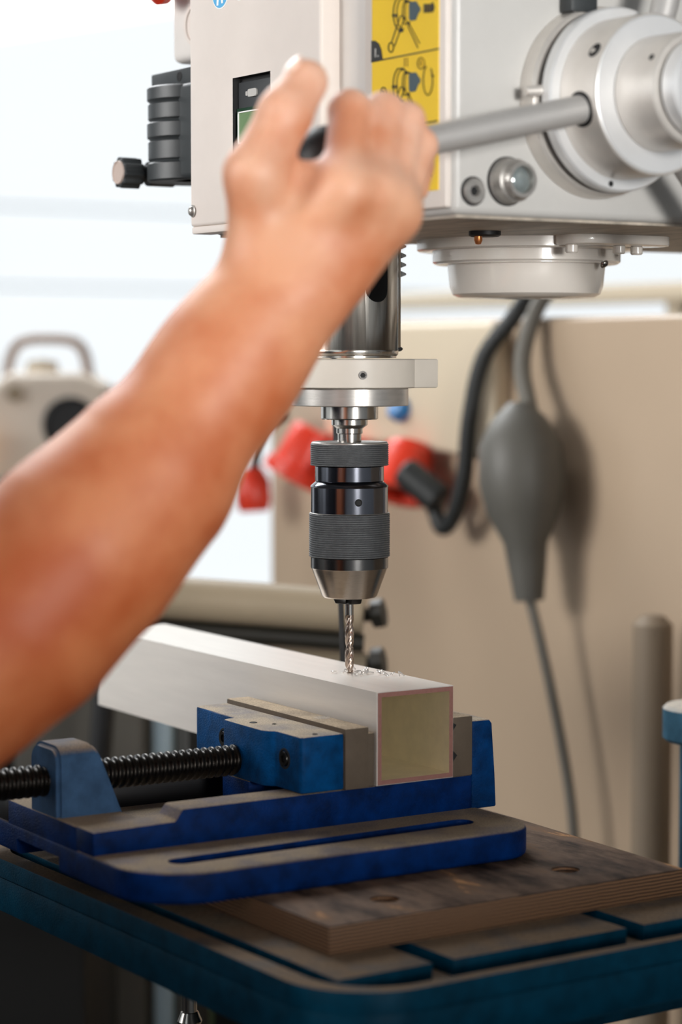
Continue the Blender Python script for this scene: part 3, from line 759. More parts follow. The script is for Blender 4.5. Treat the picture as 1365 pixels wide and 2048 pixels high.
# ================================================================ drill press vise
vs = thing('machine_vise', 'worn blue cast drill press vise gripping the aluminium tube', 'vise', (PIV[0], PIV[1], 1.0375), None, YAW)
zb0, zfl = 1.0375, 1.0565
b = NB()
prism(b, rrect(-0.2350, 0.044, -0.1555, 0.1345, [.03, .045, .045, .028], 10), zb0, zfl, 'z', 0.003, 3)
base = obj('base', b, M['vise_blue'], vs, 40)
for yy in (-0.1185, 0.0975):
    b = NB(); prism(b, rrect(-0.205, 0.014, yy - .008, yy + .008, .0078, 8), zb0 - .01, zfl + .01, 'z'); cut(base, b)
b = NB(); box(b, -0.26, -0.12, -0.0325, 0.030, zb0 - .01, 1.0475); cut(base, b)
def smooth_rail(name, parts, material, parent):
    b = NB()
    for p in parts: box(b, *p[:6], p[6] if len(p) > 6 else 0.002)
    return obj(name, b, material, parent)
# front and back guide rails with the lower step toward the screw end, closed by the end wall
for (ya, yb2) in ((-0.0845, -0.0600), (0.0390, 0.0635)):
    b = NB()
    prism(b, [(-0.2345, zfl - .001), (0.0390, zfl - .001), (0.0390, 1.0785), (-0.1745, 1.0785), (-0.1795, 1.0715), (-0.2345, 1.0705)], ya, yb2, 'y', 0.0016, 2)
    obj('guide_rail', b, M['vise_blue'] if ya < 0 else M['void_shade'], base)
b = NB(); box(b, -0.2345, -0.190, -0.0620, 0.0400, zb0 + .0105, 1.0700, 0.0015); obj('end_wall', b, M['vise_blue'], base)
b = NB(); box(b, -0.05, 0.056, -0.0610, 0.0400, zfl - .001, 1.0775, 0.001); obj('bed', b, M['void_shade'], base)
# screw boss (arched, its inner side leaning)
b = NB(); pf = [(-0.0335, 1.066)] + [(y, z) for y, z in reversed(rrect(-0.0335, 0.0075, 1.07, 1.1135, [.013, .010, .001, .001], 6)) if z > 1.08] + [(0.0075, 1.066)]
pf = [(-0.0335, 1.066)] + sorted([p for p in pf[1:-1]], key=lambda p: math.atan2(p[1] - 1.07, p[0] + 0.013), reverse=True) + [(0.0075, 1.066)]
t = bmesh.new()
A = [t.verts.new((-0.2335 + 0.004 * (1.115 - z) / .05 * 0, y, z)) for y, z in pf]; B = [t.verts.new((-0.2070 + (1.114 - z) * 0.40, y, z)) for y, z in pf]
t.faces.new(A); t.faces.new(B)
for i in range(len(A)): t.faces.new((A[i], A[(i + 1) % len(A)], B[(i + 1) % len(A)], B[i]))
bmesh.ops.recalc_face_normals(t, faces=t.faces)
bmesh.ops.bevel(t, geom=[e for e in t.edges if e.calc_face_angle(0) > R(40)], offset=.0025, segments=3, affect='EDGES')
merge(b, t); obj('screw_boss', b, M['boss_blue'], base)
# fixed jaw
b = NB(); prism(b, [(0.0384, zfl - .001), (0.0585, zfl - .001), (0.0572, 1.080), (0.0548, 1.111), (0.0525, 1.1140), (0.0384, 1.1140)], -0.0845, 0.066, 'y', 0.0014, 3); fj = obj('fixed_jaw', b, M['fixed_blue'], base)
b = NB(); box(b, 0.0228, 0.0386, -0.0850, 0.066, 1.0784, 1.1174, 0.0008); fp = obj('jaw_plate', b, M['jaw_steel'], vs)
pf = [(0.0228, 1.0960), (0.0262, 1.0925), (0.0228, 1.0885)]
b = NB(); prism(b, pf, -0.0854, -0.07, 'y'); obj('vee_groove', b, M['black_hole'], fp)
b = NB(); prism(b, [(0.0228, 1.1140), (0.0256, 1.1125), (0.0228, 1.1090)], -0.0854, -0.07, 'y'); obj('chipped_corner', b, M['black_hole'], fp)
# moving jaw
b = NB()
plan = [(-0.0605, -0.0855), (-0.0605, 0.064), (-0.0840, 0.064), (-0.0865, 0.0615), (-0.0865, 0.0065), (-0.0975, 0.0045)]
plan += [(-0.0980, -0.020), (-0.0980, -0.046), (-0.0955, -0.0515), (-0.0920, -0.0545), (-0.0920, -0.0835), (-0.0900, -0.0855)]
prism(b, plan, 1.0788, 1.1146, 'z', 0.0015, 2)
mj = obj('moving_jaw', b, M['jaw_blue'], vs)
def cap_screw(p, a, r, parent):
    p = Vector(p); a = Vector(a).normalized()
    b = NB(); lathe(b, [(0, -.0006), (r * 1.28, -.0006), (r * 1.28, .0003), (r * 1.05, .0004), (r * 1.0, -.0002), (0, -.0002)], axis_mtx(p, a), 28); s = obj('counterbore', b, M['black_hole'], parent)
    b = NB(); lathe(b, [(0, 0), (r * .5, 0), (r * .5, .0011), (r * .85, .0012), (r * .9, .0006), (r * .9, -.0004), (0, -.0004)], axis_mtx(p, a), 24); obj('cap_screw', b, M['jaw_black'], parent)
cap_screw((-0.0922, -0.0655, 1.0985), (-1, 0, 0), 0.0052, mj)
cap_screw((-0.0867, 0.0225, 1.0985), (-1, 0, 0), 0.0052, mj)
for (x, y, r) in ((-0.0881, -0.019, .0026), (-0.0799, -0.0316, .0014), (-0.0782, -0.0793, .0018)):
    pit(Vector((x, y, 1.1146)), (0, 0, 1), r, mj, 'oil_hole')
b = NB(); box(b, -0.0606, -0.0430, -0.0872, 0.066, 1.0784, 1.1174, 0.0010); jp = obj('jaw_plate', b, M['jaw_steel'], vs)
b = NB(); lathe(b, [(0, 0.0002), (.0052, .0002), (.0056, .0003), (0.006, 0)], axis_mtx((-.049, -.040, 1.1173), (0, 0, 1)), 28); obj('ring_mark', b, M['jaw_blue'], jp)
b = NB(); box(b, -0.0431, -0.0366, -0.0835, 0.064, 1.0785, 1.1125, 0.0006); obj('jaw_insert', b, M['jaw_steel'], vs)
b = NB(); box(b, -0.098, -0.0606, -0.030, 0.005, zfl + .002, 1.079, 0.001); obj('jaw_guide', b, M['vise_blue'], mj)
# lead screw with its trapezoid thread
def thread(bm, x0, x1, yc, zc, r, depth, pitch, seg=40, per=10):
    t = bmesh.new(); n = int((x1 - x0) / pitch * per); RR = []
    for i in range(n + 1):
        x = x0 + (x1 - x0) * i / n; ring = []
        for k in range(seg):
            a = 2 * PI * k / seg
            u = ((x / pitch) + k / seg) % 1.0
            h = min(1, max(0, (abs(u - 0.5) - 0.17) / 0.12))
            rr = r - depth * h
            ring.append(t.verts.new((x, yc + rr * math.cos(a), zc + rr * math.sin(a))))
        RR.append(ring)
    for a, c in zip(RR, RR[1:]):
        for k in range(seg): t.faces.new((a[k], a[(k + 1) % seg], c[(k + 1) % seg], c[k]))
    t.faces.new(RR[0]); t.faces.new(RR[-1])
    return merge(bm, t)
b = NB(); thread(b, -0.42, -0.092, -0.013, 1.0905, 0.0100, 0.0020, 0.0053); obj('lead_screw', b, M['screw_black'], vs, 60)

# ================================================================ plywood board under the vise
b = NB(); zt = 1.0207
prism(b, [(-0.168, -0.2317), (0.0925, -0.2317), (0.101, -0.06), (0.104, 0.135), (-0.166, 0.135)], zt, 1.0373, 'z', 0.0009, 2)
for f in b.faces:
    f.normal_update(); f.material_index = 0 if f.normal.z > 0.8 else 1
bd = obj('plywood_board', b, [M['board_top'], M['board_edge']])
for (x, y) in ((0.0302, -0.1934), (-0.1054, -0.1949)):
    b = NB(); cyl(b, (x, y, 1.0335), (x, y, 1.045), 0.0088, 28); cut(bd, b, M['board_edge'])
tag(bd, 'scratched dark brown plywood board lying on the slotted table under the vise', 'board')

# ================================================================ drill press table (part of the press)
xa, xb, ya, yb3 = -0.214, 0.118, -0.310, 0.150
zp = 1.0205
b = NB()
prism(b, rrect(xa, xb, ya, yb3, 0.052, 12), 0.985, 1.0105, 'z', 0.002, 2)
tbl = obj('table', b, M['table_blue'], dp)
# raised rim: outer and inner outline joined
t = bmesh.new()
o_ = rrect(xa, xb, ya, yb3, 0.052, 12); i_ = rrect(xa + .014, xb - .014, ya + .0085, yb3 - .0085, 0.042, 12)
lv = [[t.verts.new((x, y, z)) for x, y in pl] for pl, z in ((o_, 1.008), (o_, zp - .0015), ([(x * .9985 + .00005, y * .9985) for x, y in o_], zp), (i_, zp), (i_, 1.008))]
for a, c in zip(lv, lv[1:]):
    for k in range(len(a)): t.faces.new((a[k], a[(k + 1) % len(a)], c[(k + 1) % len(a)], c[k]))
b = NB(); merge(b, t); obj('table_rim', b, M['table_blue'], tbl, 40)
for (x0, x1) in ((-0.190, -0.1270), (-0.1130, 0.0116), (0.0242, 0.096)):
    b = NB(); box(b, x0, x1, -0.2730, 0.128, 1.010, zp, 0.0012); obj('table_pad', b, M['table_blue'], tbl)
b = NB(); box(b, 0.05, 0.42, -0.06, 0.06, 0.88, 0.952, 0.01); cyl(b, (0.42, 0, 0.88), (0.42, 0, 1.02), 0.085, 48, 0.004); obj('table_arm', b, M['table_blue'], dp)
b = NB(); cyl(b, (0.325, 0.0, 0.950), (0.325, 0.0, 1.064), 0.021, 32); cyl(b, (0.325, 0.0, 1.062), (0.325, 0.0, 1.0890), 0.034, 40, 0.0025); obj('clamp_post', b, M['clamp_blue'], dp)
b = NB(); prism(b, rrect(xa + .09, xb - .03, ya + .12, yb3 - .04, 0.04, 8), 0.950, 0.986, 'z', 0.003); obj('table_skirt', b, M['table_blue'], tbl)
b = NB(); cyl(b, (-0.100, 0.0434, 0.955), (-0.100, 0.0434, 0.905), 0.005, 16); lathe(b, [(0, 0), (.006, .002), (.0085, .008), (.006, .014), (0, .016)], axis_mtx((-0.1, .0434, .898), (0, 0, 1)), 20); obj('lock_lever', b, M['steel'], tbl)

# ================================================================ the operator's arm and hand (one continuous surface)
def surface_nets(f, org, h):
    nx, ny, nz = f.shape
    s = f < 0
    cs = [(i, j, k) for i in (0, 1) for j in (0, 1) for k in (0, 1)]
    sub = lambda A, c: A[c[0]:nx - 1 + c[0], c[1]:ny - 1 + c[1], c[2]:nz - 1 + c[2]]
    cnt = sum(sub(s, c).astype(np.int8) for c in cs)
    act = (cnt > 0) & (cnt < 8)
    idx = -np.ones(act.shape, np.int64)
    I = np.argwhere(act); idx[act] = np.arange(len(I))
    acc = np.zeros((len(I), 3)); num = np.zeros(len(I))
    for a in cs:
        for ax in range(3):
            if a[ax]: continue
            c = list(a); c[ax] = 1
            fa_ = f[I[:, 0] + a[0], I[:, 1] + a[1], I[:, 2] + a[2]]; fc = f[I[:, 0] + c[0], I[:, 1] + c[1], I[:, 2] + c[2]]
            m = (fa_ < 0) != (fc < 0)
            tt = fa_[m] / (fa_[m] - fc[m])
            p = np.tile(np.array(a, float), (m.sum(), 1)); p[:, ax] += tt
            acc[m] += p; num[m] += 1
    V = (I + acc / num[:, None]) * h + org
    F = []
    for ax in range(3):
        u, w = (ax + 1) % 3, (ax + 2) % 3
        sl0 = [slice(1, None)] * 3; sl0[ax] = slice(None, -1)
        sl1 = [slice(1, None)] * 3; sl1[ax] = slice(1, None)
        A_, B_ = s[tuple(sl0)], s[tuple(sl1)]
        E_ = np.argwhere(A_ != B_)
        off = np.ones(3, int); off[ax] = 0
        E_ = E_ + off
        inside = A_[tuple((E_ - off).T)]
        ok = np.all(E_ < np.array(f.shape) - 1, axis=1)
        E_ = E_[ok]; inside = inside[ok]
        q = []
        for du, dw in ((1, 1), (0, 1), (0, 0), (1, 0)):
            e = E_.copy(); e[:, u] -= du; e[:, w] -= dw
            q.append(idx[e[:, 0], e[:, 1], e[:, 2]])
        q = np.stack(q, 1)
        q[~inside] = q[~inside][:, ::-1]
        F.append(q[(q >= 0).all(1)])
    return V, np.concatenate(F)
class Body:
    def __init__(s, lo, hi, h):
        s.lo = np.array(lo); s.h = h
        s.n = np.ceil((np.array(hi) - s.lo) / h).astype(int)
        s.f = np.full(s.n, 0.05, np.float32)
    def cone(s, a, b_, ra, rb, k, f=None, flat=None):
        f = s.f if f is None else f
        a = np.array(a); b_ = np.array(b_); pad = max(ra, rb) + 0.03
        lo = np.maximum(0, ((np.minimum(a, b_) - pad - s.lo) / s.h).astype(int)); hi = np.minimum(s.n, ((np.maximum(a, b_) + pad - s.lo) / s.h).astype(int) + 1)
        if (hi <= lo).any(): return
        g = [((np.arange(lo[i], hi[i])) * s.h + s.lo[i]).astype(np.float32) for i in range(3)]
        X, Y, Z = np.meshgrid(*g, indexing='ij', sparse=True)
        ab = b_ - a; L2 = max(1e-9, float(ab @ ab))
        t = np.clip(((X - a[0]) * ab[0] + (Y - a[1]) * ab[1] + (Z - a[2]) * ab[2]) / L2, 0, 1)
        dx = X - a[0] - ab[0] * t; dy = Y - a[1] - ab[1] * t; dz = Z - a[2] - ab[2] * t
        d = np.sqrt(dx * dx + dy * dy + dz * dz) - (ra + (rb - ra) * t)
        sl = tuple(slice(lo[i], hi[i]) for i in range(3))
        o = f[sl]
        hh = np.clip(k - np.abs(o - d), 0, None) / k
        f[sl] = np.minimum(o, d) - hh * hh * k * 0.25
    def chain(s, pts, rad, k, f=None):
        for i in range(len(pts) - 1): s.cone(pts[i], pts[i + 1], rad[i], rad[i + 1], k, f)
BD = Body((-0.52, -0.335, 1.12), (-0.085, -0.145, 1.525), 0.0018)
arm = [(-0.2113, -0.2559, 1.3851), (-0.2291, -0.2501, 1.3617), (-0.2458, -0.2450, 1.3384), (-0.2846, -0.2374, 1.2873), (-0.3184, -0.2330, 1.2539), (-0.3536, -0.2216, 1.2181), (-0.3874, -0.2113, 1.1890)]
BD.chain(arm, [.0315, .0320, .0345, .0420, .0480, .0510, .0480], 0.02)
BD.cone((-0.3874, -0.2113, 1.189), (-0.450, -0.197, 1.232), .048, .046, 0.02)
idx_ = [(-0.1929, -0.2847, 1.4345), (-0.1721, -0.2580, 1.4795), (-0.1602, -0.2364, 1.4715), (-0.1619, -0.2380, 1.4545)]
mid_ = [(-0.1756, -0.2830, 1.4335), (-0.1493, -0.2566, 1.4799), (-0.1355, -0.2351, 1.4702), (-0.1388, -0.2376, 1.4516)]
rng_ = [(-0.1638, -0.2805, 1.4299), (-0.1340, -0.2552, 1.4767), (-0.1220, -0.2372, 1.4670), (-0.1250, -0.2396, 1.4507)]
lit_ = [(-0.1564, -0.2781, 1.4246), (-0.1260, -0.2570, 1.4637), (-0.1151, -0.2407, 1.4546), (-0.1181, -0.2431, 1.4418)]
tmb_ = [(-0.2226, -0.2544, 1.4055), (-0.2331, -0.2630, 1.4431), (-0.2165, -0.2644, 1.4748), (-0.2022, -0.2625, 1.4925)]
car = [(-0.2193, -0.2566, 1.3901), (-0.2118, -0.2640, 1.3861), (-0.2042, -0.2690, 1.3836), (-0.1982, -0.2682, 1.3870)]
for c_, fch, r0, r1 in ((car[0], idx_, .018, .0135), (car[1], mid_, .018, .0132), (car[2], rng_, .018, .0126), (car[3], lit_, .0155, .0108)):
    BD.cone(c_, fch[0], r0, r1, 0.012)
BD.cone((-0.1836, -0.2622, 1.3958), (-0.1594, -0.2639, 1.4160), .0170, .0125, 0.014)          # heel of the hand
BD.cone((-0.2161, -0.2607, 1.4100), (-0.2066, -0.2665, 1.4400), .0180, .0115, 0.010)          # thumb web
BD.cone((-0.2113, -0.2559, 1.3851), (-0.2226, -0.2544, 1.4055), .026, .0190, 0.014)
fing = np.full(BD.n, 0.05, np.float32)
for ch, rr in ((idx_, (.0128, .0110, .0092, .0080)), (mid_, (.0126, .0110, .0094, .0082)), (rng_, (.0120, .0102, .0090, .0078)), (lit_, (.0106, .0094, .0080, .0070))):
    g = np.full(BD.n, 0.05, np.float32)
    BD.chain(ch, rr, 0.004, g)
    hh = np.clip(0.0022 - np.abs(fing - g), 0, None) / 0.0022
    fing = np.minimum(fing, g) - hh * hh * 0.0022 * 0.25
def join(A_, B_, k):
    q = np.clip(k - np.abs(A_ - B_), 0, None) / k
    return np.minimum(A_, B_) - q * q * k * 0.25
g = np.full(BD.n, 0.05, np.float32)
BD.chain(tmb_, (.0185, .0160, .0134, .0116), 0.006, g)
BD.f = join(BD.f, fing, 0.012)
BD.f = join(BD.f, g, 0.006)
# tendons and knuckle heads
for c_, fch, r in ((car[0], idx_, .0112), (car[1], mid_, .0112), (car[2], rng_, .0104), (car[3], lit_, .0096)):
    p0 = np.array(c_) * .35 + np.array(fch[0]) * .65 ; p1 = np.array(fch[0])
    BD.cone(p0 + np.array((-.002, -.0030, .0005)), p1 + np.array((-.001, -.0028, .001)), r * .72, r, 0.006)
V, F = surface_nets(BD.f, BD.lo, BD.h)
def blob(lo, hi, h, cones):
    B_ = Body(lo, hi, h); B_.f[:] = 0.2
    for a, c, ra, rc, k in cones: B_.cone(a, c, ra, rc, k)
    return surface_nets(B_.f, B_.lo, B_.h)
# the rest of the operator stands just left of the picture
TX, TY = -0.76, -0.01
Vh, Fh = blob((TX - .2, TY - .3, 1.12), (-0.36, TY + .2, 1.86), 0.005, [((-0.435, -0.2005, 1.2215), (TX + .02, TY - .155, 1.37), .044, .055, .01), ((TX + .02, TY - .155, 1.37), (TX, TY, 1.40), .055, .058, .03), ((TX, TY, 1.40), (TX + .02, TY, 1.56), .058, .055, .02), ((TX + .02, TY, 1.70), (TX + .035, TY, 1.66), .092, .085, .03),
    ((TX + .05, TY, 1.61), (TX + .085, TY, 1.575), .055, .032, .03), ((TX + .118, TY, 1.665), (TX + .142, TY, 1.632), .010, .015, .012), ((TX + .01, TY - .088, 1.665), (TX + .005, TY - .092, 1.625), .014, .010, .006), ((TX + .01, TY + .088, 1.665), (TX + .005, TY + .092, 1.625), .014, .010, .006), ((TX + .105, TY - .02, 1.588), (TX + .105, TY + .02, 1.588), .010, .010, .006)])
def raw(name, V_, F_):
    me = bpy.data.meshes.new(name); me.from_pydata(V_.tolist(), [], F_.tolist()); me.update()
    return me
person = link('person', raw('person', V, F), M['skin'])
sm = person.modifiers.new('smooth', 'SMOOTH'); sm.factor = 0.5; sm.iterations = 6
ub = bpy.data.objects.new('upper_body', raw('upper_body', Vh, Fh)); COL.objects.link(ub)
md = person.modifiers.new('join', 'BOOLEAN'); md.operation = 'UNION'; md.object = ub; md.solver = 'EXACT'
nm = bpy.data.meshes.new_from_object(person.evaluated_get(bpy.context.evaluated_depsgraph_get()))
person.modifiers.clear(); person.data = nm; nm.name = 'person'
bpy.data.objects.remove(ub)
nm.polygons.foreach_set('use_smooth', [True] * len(nm.polygons))
tag(person, 'person with bare tanned forearm, right hand gripping the feed handle of the drill press', 'person')
b = NB(); t = bmesh.new(); bmesh.ops.create_icosphere(t, subdivisions=3, radius=1)
tip = Vector(tmb_[3]); dv = (tip - Vector(tmb_[2])).normalized(); nv = Vector((-.62, .1, .55)); nv = (nv - dv * nv.dot(dv)).normalized(); sv2 = dv.cross(nv)
mm = Matrix((sv2 * .0068, dv * .0075, nv * .0022)).transposed().to_4x4(); mm.translation = tip + nv * .0104 + dv * .001
merge(b, t, mm); obj('thumb_nail', b, mat('nail', srgb(244, 206, 186), 0.3), person)
def garment(name, VF, m):
    me = bpy.data.meshes.new(name); me.from_pydata(VF[0].tolist(), [], VF[1].tolist()); me.update()
    me.polygons.foreach_set('use_smooth', [True] * len(me.polygons))
    return link(name, me, m, person)
garment('shirt', blob((TX - .3, TY - .4, 0.86), (TX + .36, TY + .4, 1.52), 0.008, [((TX, TY - .06, 0.95), (TX, TY - .07, 1.30), .105, .125, .05), ((TX, TY + .06, 0.95), (TX, TY + .07, 1.30), .105, .125, .05), ((TX, TY - .15, 1.385), (TX, TY + .15, 1.385), .062, .062, .06), ((TX, TY, 1.40), (TX, TY, 1.44), .075, .07, .04),
    ((TX + .02, TY - .155, 1.38), (-0.50, -0.187, 1.262), .068, .060, .03), ((TX, TY + .185, 1.38), (TX + .01, TY + .23, 1.14), .062, .055, .03)]), M['sleeve'])
garment('trousers', blob((TX - .3, TY - .3, 0.03), (TX + .3, TY + .3, 1.04), 0.009, [((TX, TY - .06, 0.96), (TX, TY + .06, 0.96), .115, .115, .04), ((TX, TY - .09, 0.90), (TX + .02, TY - .11, 0.50), .098, .072, .04), ((TX + .02, TY - .11, 0.50), (TX, TY - .12, 0.10), .072, .062, .04), ((TX, TY + .09, 0.90), (TX + .02, TY + .11, 0.50), .098, .072, .04), ((TX + .02, TY + .11, 0.50), (TX, TY + .12, 0.10), .072, .062, .04)]), M['trousers'])
for sy_ in (-.12, .12): garment('shoe', blob((TX - .15, TY + sy_ - .1, -0.05), (TX + .3, TY + sy_ + .1, 0.16), 0.006, [((TX - .03, TY + sy_, 0.05), (TX + .15, TY + sy_, 0.042), .05, .042, .03)]), M['black_rubber'])
garment('hair', blob((TX - .2, TY - .2, 1.55), (TX + .2, TY + .2, 1.86), 0.006, [((TX - .01, TY, 1.725), (TX + .03, TY, 1.735), .092, .078, .03)]), M['hair'])
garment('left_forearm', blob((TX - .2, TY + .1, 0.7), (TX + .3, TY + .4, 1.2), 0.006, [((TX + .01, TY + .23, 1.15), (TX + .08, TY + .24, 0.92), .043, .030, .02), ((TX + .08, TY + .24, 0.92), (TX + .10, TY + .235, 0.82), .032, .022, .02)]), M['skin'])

# ================================================================ things behind the machine
# cabinet whose semi-gloss flank fills the right side
b = NB(); box(b, 0.55, 1.15, -0.6, 0.992, 0.0, 1.3895, 0.006, 3)
cab = obj('machine_cabinet', b, M['cabinet_beige'])
tag(cab, 'tall beige sheet metal machine cabinet filling the background behind the drill', 'cabinet')
# socket box with red outlets on the cabinet's flank
sb = thing('socket_box', 'beige power socket box with red outlets fixed to the beige cabinet', 'socket box', (0.55, 0.66, 1.25))
b = NB(); prism(b, [(0.535, 1.385), (0.84, 1.385), (0.84, 1.262), (0.66, 1.256), (0.535, 1.246)], 0.527, 0.5505, 'x', 0.006, 3); obj('box', b, M['box_beige'], sb)
def outlet(y, z, dy, dz, r, L, m):
    d_ = Vector((-0.35, dy, dz)).normalized(); p = Vector((0.520, y, z))
    b = NB(); lathe(b, [(0, 0), (r * .9, 0), (r, .006), (r, L * .75), (r * 1.2, L * .78), (r * 1.2, L), (r * .8, L), (r * .75, L * .7), (0, L * .7)], axis_mtx(p, d_), 28); return obj('outlet', b, m, sb)
outlet(0.84, 1.268, .25, -.75, .030, .06, M['red_plastic'])
outlet(0.665, 1.257, -.15, -.75, .027, .055, M['red_plastic'])
outlet(0.765, 1.262, 0.1, -.9, .022, .045, M['red_plastic'])
b = NB(); cyl(b, (0.528, 0.688, 1.292), (0.516, 0.688, 1.300), .013, 24, .002); obj('blue_cap', b, M['blue_plastic'], sb)
b = NB(); lathe(b, [(0, 0), (.016, 0), (.02, .01), (.02, .035), (.012, .05), (0, .05)], axis_mtx((0.50, 0.945, 1.175), (0, .1, 1)), 24)
o = obj('plug', b, M['red_plastic']); tag(o, 'red plug hanging at the left edge of the beige cabinet', 'plug')
b = NB(); tube(b, [(.50, .945, 1.22), (.50, .93, 1.27), (.50, .88, 1.285)], .006, 10, 6); obj('plug_cord', b, M['cable'], o)
# black cables over the cabinet's top edge
b = NB(); tube(b, [(0.585, 0.520, 1.50), (0.560, 0.508, 1.43), (0.536, 0.510, 1.392), (0.518, 0.537, 1.35), (0.513, 0.553, 1.29), (0.513, 0.562, 1.23), (0.513, 0.580, 1.19), (0.513, 0.600, 1.178), (0.511, 0.612, 1.20), (0.509, 0.622, 1.22), (0.507, 0.640, 1.222)], .0085, 12, 8)
o = obj('power_cable', b, M['cable']); tag(o, 'black power cable hanging over the cabinet edge and looping back to the outlet', 'cable')
b = NB(); cyl(b, (0.51, 0.598, 1.205), (0.49, 0.635, 1.235), .016, 20, .003); obj('connector', b, M['cable'], o)
b = NB(); tube(b, [(0.585, 0.480, 1.50), (0.560, 0.478, 1.43), (0.538, 0.482, 1.392), (0.520, 0.478, 1.345), (0.512, 0.456, 1.30), (0.512, 0.446, 1.265)], .0082, 12, 8)
o2 = obj('second_cable', b, M['cable_grey']); tag(o2, 'dark grey cable hanging on the cabinet with a body added for blurred shade at its end', 'cable')
b = NB(); lathe(b, [(0, 0), (.014, 0), (.018, .03), (.021, .055), (.036, .085), (.042, .115), (.040, .150), (.026, .175), (.010, .19), (0, .19)], axis_mtx((0.500, 0.440, 1.118), (0.0, .10, 1)), 28); obj('plug_shade', b, M['plug_shade_grey'], o2)  # dark body standing in for a soft plug shadow on the cabinet
b = NB(); tube(b, [(0.500, 0.441, 1.125), (0.508, 0.425, 1.06), (0.512, 0.400, 0.97), (0.512, 0.385, 0.90), (0.512, 0.38, 0.80)], .005, 10, 8); obj('shade_cord', b, M['cable_grey'], o2)  # cord shape standing in for a thin shadow line below it
# beyond the cabinet: a pale rail in front of the windows
b = NB(); box(b, 1.20, 1.23, 0.2, 1.95, 1.424, 1.450, 0.002)
for y in (0.25, 1.02, 1.9): box(b, 1.21, 1.24, y, y + .03, 0, 1.43, 0.002)
tag(obj('guard_rail', b, M['box_beige']), 'pale rail on posts in front of the bright windows behind the cabinet', 'rail')
# thin black hose behind the chuck
b = NB(); tube(b, [(0.058, 0.112, ZB - .001), (0.0615, 0.1135, 1.36), (0.0640, 0.1140, 1.2976), (0.0660, 0.1125, 1.21), (0.0678, 0.1110, 1.14), (0.070, 0.110, 1.065), (0.074, 0.112, 1.0410)], .0021, 12, 8)
tag(obj('coolant_hose', b, M['black_rubber']), 'thin black hose hanging straight behind the drill chuck', 'hose')
# horizontal roller with dark rail and knobs
rl = thing('roller_support', 'beige roller support arm with dark rail and black knobs behind the vise', 'roller', (0.2, 0.4, 0.0))
a0, a1 = Vector((0.05, 0.50, 1.148)), Vector((0.250, 0.352, 1.131))
b = NB(); cyl(b, a0, a1, .0190, 32, .002); obj('roller', b, M['roller'], rl)
dv = Vector((0, 0, -.0270)); b = NB(); cyl(b, a0 + dv, a1 + dv, .008, 20); obj('rail', b, M['rail_dark'], rl)
b = NB(); dv = Vector((0, 0, -.049)); cyl(b, a0 + dv, a1 + dv + Vector((.002, 0, 0)), .0135, 20); obj('lower_bar', b, M['rail_grey'], rl)
for z in (1.128, 1.086):
    b = NB(); lathe(b, [(0, 0), (.006, 0), (.006, .006), (.0125, .008), (.0125, .018), (0, .019)], axis_mtx((0.250, 0.352, z), (.55, -.6, .15)), 8); obj('knob', b, M['rail_dark'], rl)
b = NB(); box(b, 0.12, 0.14, 0.43, 0.45, 0.0, 1.115, 0.001); obj('post', b, M['rail_dark'], rl)
# grey machine with carry handle on a dark bench, far left
mc = thing('grey_machine', 'grey machine with carrying handle and round black opening standing on the bench', 'machine', (0.48, 1.44, 1.1885))
mx_ = axis_mtx((0.49, 1.44, 1.1885), (0, 0, 1)) 
RZ = Matrix.Translation((0.49, 1.44, 1.1885)) @ Matrix.Rotation(math.atan2(rt.y, rt.x), 4, 'Z')
b = NB(); prism(b, [(-0.085, 0), (0.082, 0), (0.084, .09), (0.072, .125), (0.045, .142), (-0.05, .142), (-0.078, .12)], -0.05, 0.09, 'y', 0.012, 4, RZ); obj('body', b, M['bg_machine'], mc)
b = NB(); P_ = [RZ @ Vector(p) for p in ((-0.060, 0.0, .13), (-0.052, 0.0, .165), (-0.036, 0.0, .183), (0.0, 0, .186), (0.030, 0, .182), (0.044, 0, .165), (0.050, 0, .13))]; tube(b, P_, .0075, 12, 8); obj('handle', b, M['bg_handle'], mc)
b = NB(); lathe(b, [(0, 0), (.036, 0), (.036, .004), (.032, .006), (.030, .001), (0, .001)], axis_mtx(RZ @ Vector((.031, -.051, .075)), -dh), 32); obj('opening', b, M['black_rubber'], mc)
b = NB(); lathe(b, [(0, 0), (.022, 0), (.02, .014), (0, .018)], axis_mtx(RZ @ Vector((-.012, 0, .142)), (0, 0, 1)), 24); obj('filler_cap', b, M['box_beige'], mc)
b = NB(); cyl(b, RZ @ Vector((-.04, -.052, .115)), RZ @ Vector((-.04, -.058, .115)), .011, 20); obj('badge', b, M['roller'], mc)
bn = thing('tool_bench', 'dark grey tool bench standing far behind the forearm', 'bench', (0.35, 1.5, 0))
RB = Matrix.Translation((0.44, 1.45, 0)) @ Matrix.Rotation(math.atan2(rt.y, rt.x), 4, 'Z')
b = NB(); box(b, -0.5, 0.14, -0.10, 0.4, 1.150, 1.1885, 0.004, 2, RB); obj('worktop', b, M['bg_grey'], bn)
b = NB(); box(b, -0.49, 0.12, -0.08, 0.38, 0.0, 1.150, 0.004, 2, RB); obj('cupboard', b, M['bg_dark'], bn)  # near-black paint carries the shade on the bench's lower part
o = NB(); box(o, -.060, -.022, -.095, -.062, 1.1885, 1.262, .004, 2, RB); o = obj('tool_case', o, M['bg_orange']); tag(o, 'orange tool case on the bench left of the grey machine', 'case')
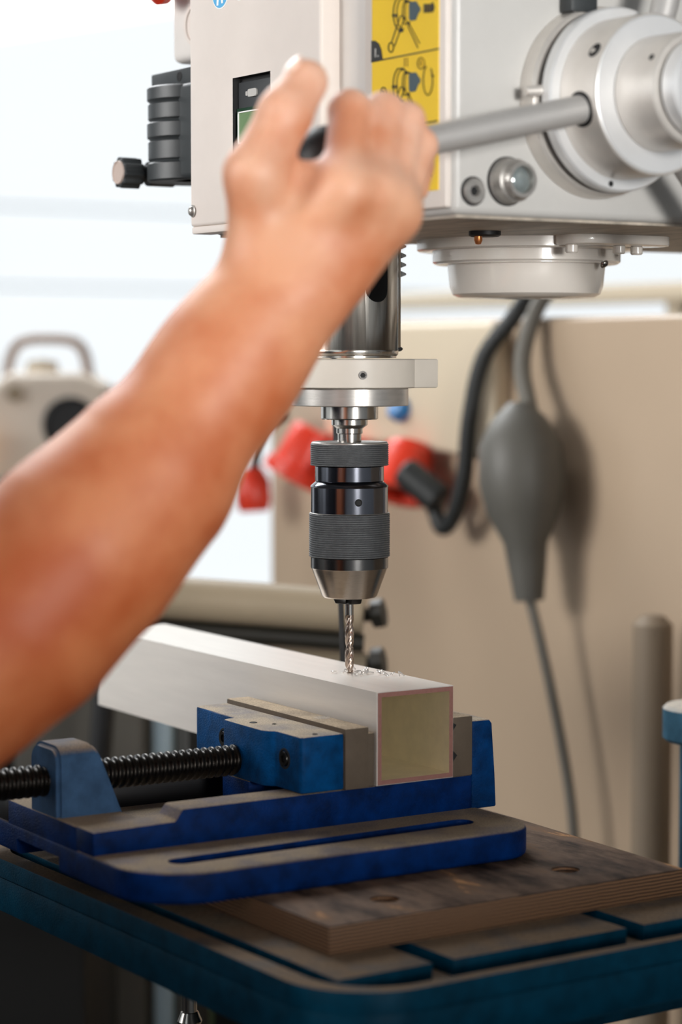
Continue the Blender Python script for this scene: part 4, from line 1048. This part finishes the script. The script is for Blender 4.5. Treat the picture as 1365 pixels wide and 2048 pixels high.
# low clutter between the vise and the cabinet
b = NB(); cyl(b, (0.505, 0.268, 0.0), (0.505, 0.268, 1.12), 0.018, 20, 0.008); tag(obj('shade_post', b, M['shade_post']), 'brownish grey upright post added for a soft band of shade on the beige cabinet', 'shade stand-in')  # post added in place of a soft shadow band on the cabinet
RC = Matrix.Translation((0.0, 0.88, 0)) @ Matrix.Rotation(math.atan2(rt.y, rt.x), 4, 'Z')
b = NB(); box(b, -0.30, 0.24, -0.15, 0.15, 0.0, 0.90, 0.006, 2, RC); tag(obj('gloom_box', b, M['bg_dark']), 'nearly black low box added for the gloom under the left edge of the slotted table', 'cabinet')  # dark box added in place of the deep shade below the table
for (nm, p, sz, m_, lb, ct) in (
    ('panel', (0.30, 0.98, 0.52), (.07, .06, .52), 'bg_grey', 'grey upright steel panel standing behind the vise screw', 'panel'),
    ('post', (0.372, 0.930, 0.52), (.010, .02, .52), 'bg_lightblue', 'pale blue upright post beside the grey panel', 'post'),
    ('bottle', (0.405, 0.905, 0.48), (.012, .012, .48), 'bg_green', 'green upright tube beside the pale blue post', 'tube'),
    ('locker', (0.60, 1.10, 0.51), (.13, .02, .50), 'bg_dark', 'dark low locker behind the green upright tube', 'locker')):
    b = NB(); box(b, -sz[0], sz[0], -sz[1], sz[1], -sz[2], sz[2], 0.004, 2, Matrix.Translation(p) @ Matrix.Rotation(math.atan2(rt.y, rt.x), 4, 'Z'))
    tag(obj(nm, b, M[m_]), lb, ct)
b = NB(); cyl(b, (0.235, 0.80, 1.04), (0.205, 0.82, 0.6), .012, 16); tag(obj('hose', b, M['black_rubber']), 'black slanting hose behind the vise screw boss', 'hose')
# fluorescent lamp up in the distance
lp = thing('fluorescent_lamp', 'white glowing fluorescent lamp hanging at the top of the bright windows', 'lamp', (1.0, 2.3, 1.95))
b = NB(); cyl(b, (0.86, 2.40, 1.945), (1.70, 1.85, 2.10), .045, 24); obj('glass_tube', b, M['lamp_glow'], lp)
b = NB(); cyl(b, (0.86, 2.40, 1.998), (1.70, 1.85, 2.153), .02, 12); obj('casing', b, M['frame_white'], lp)
b = NB(); cyl(b, (1.2, 2.18, 2.05), (1.2, 2.18, 3.6), .006, 8); obj('wire', b, M['frame_white'], lp)
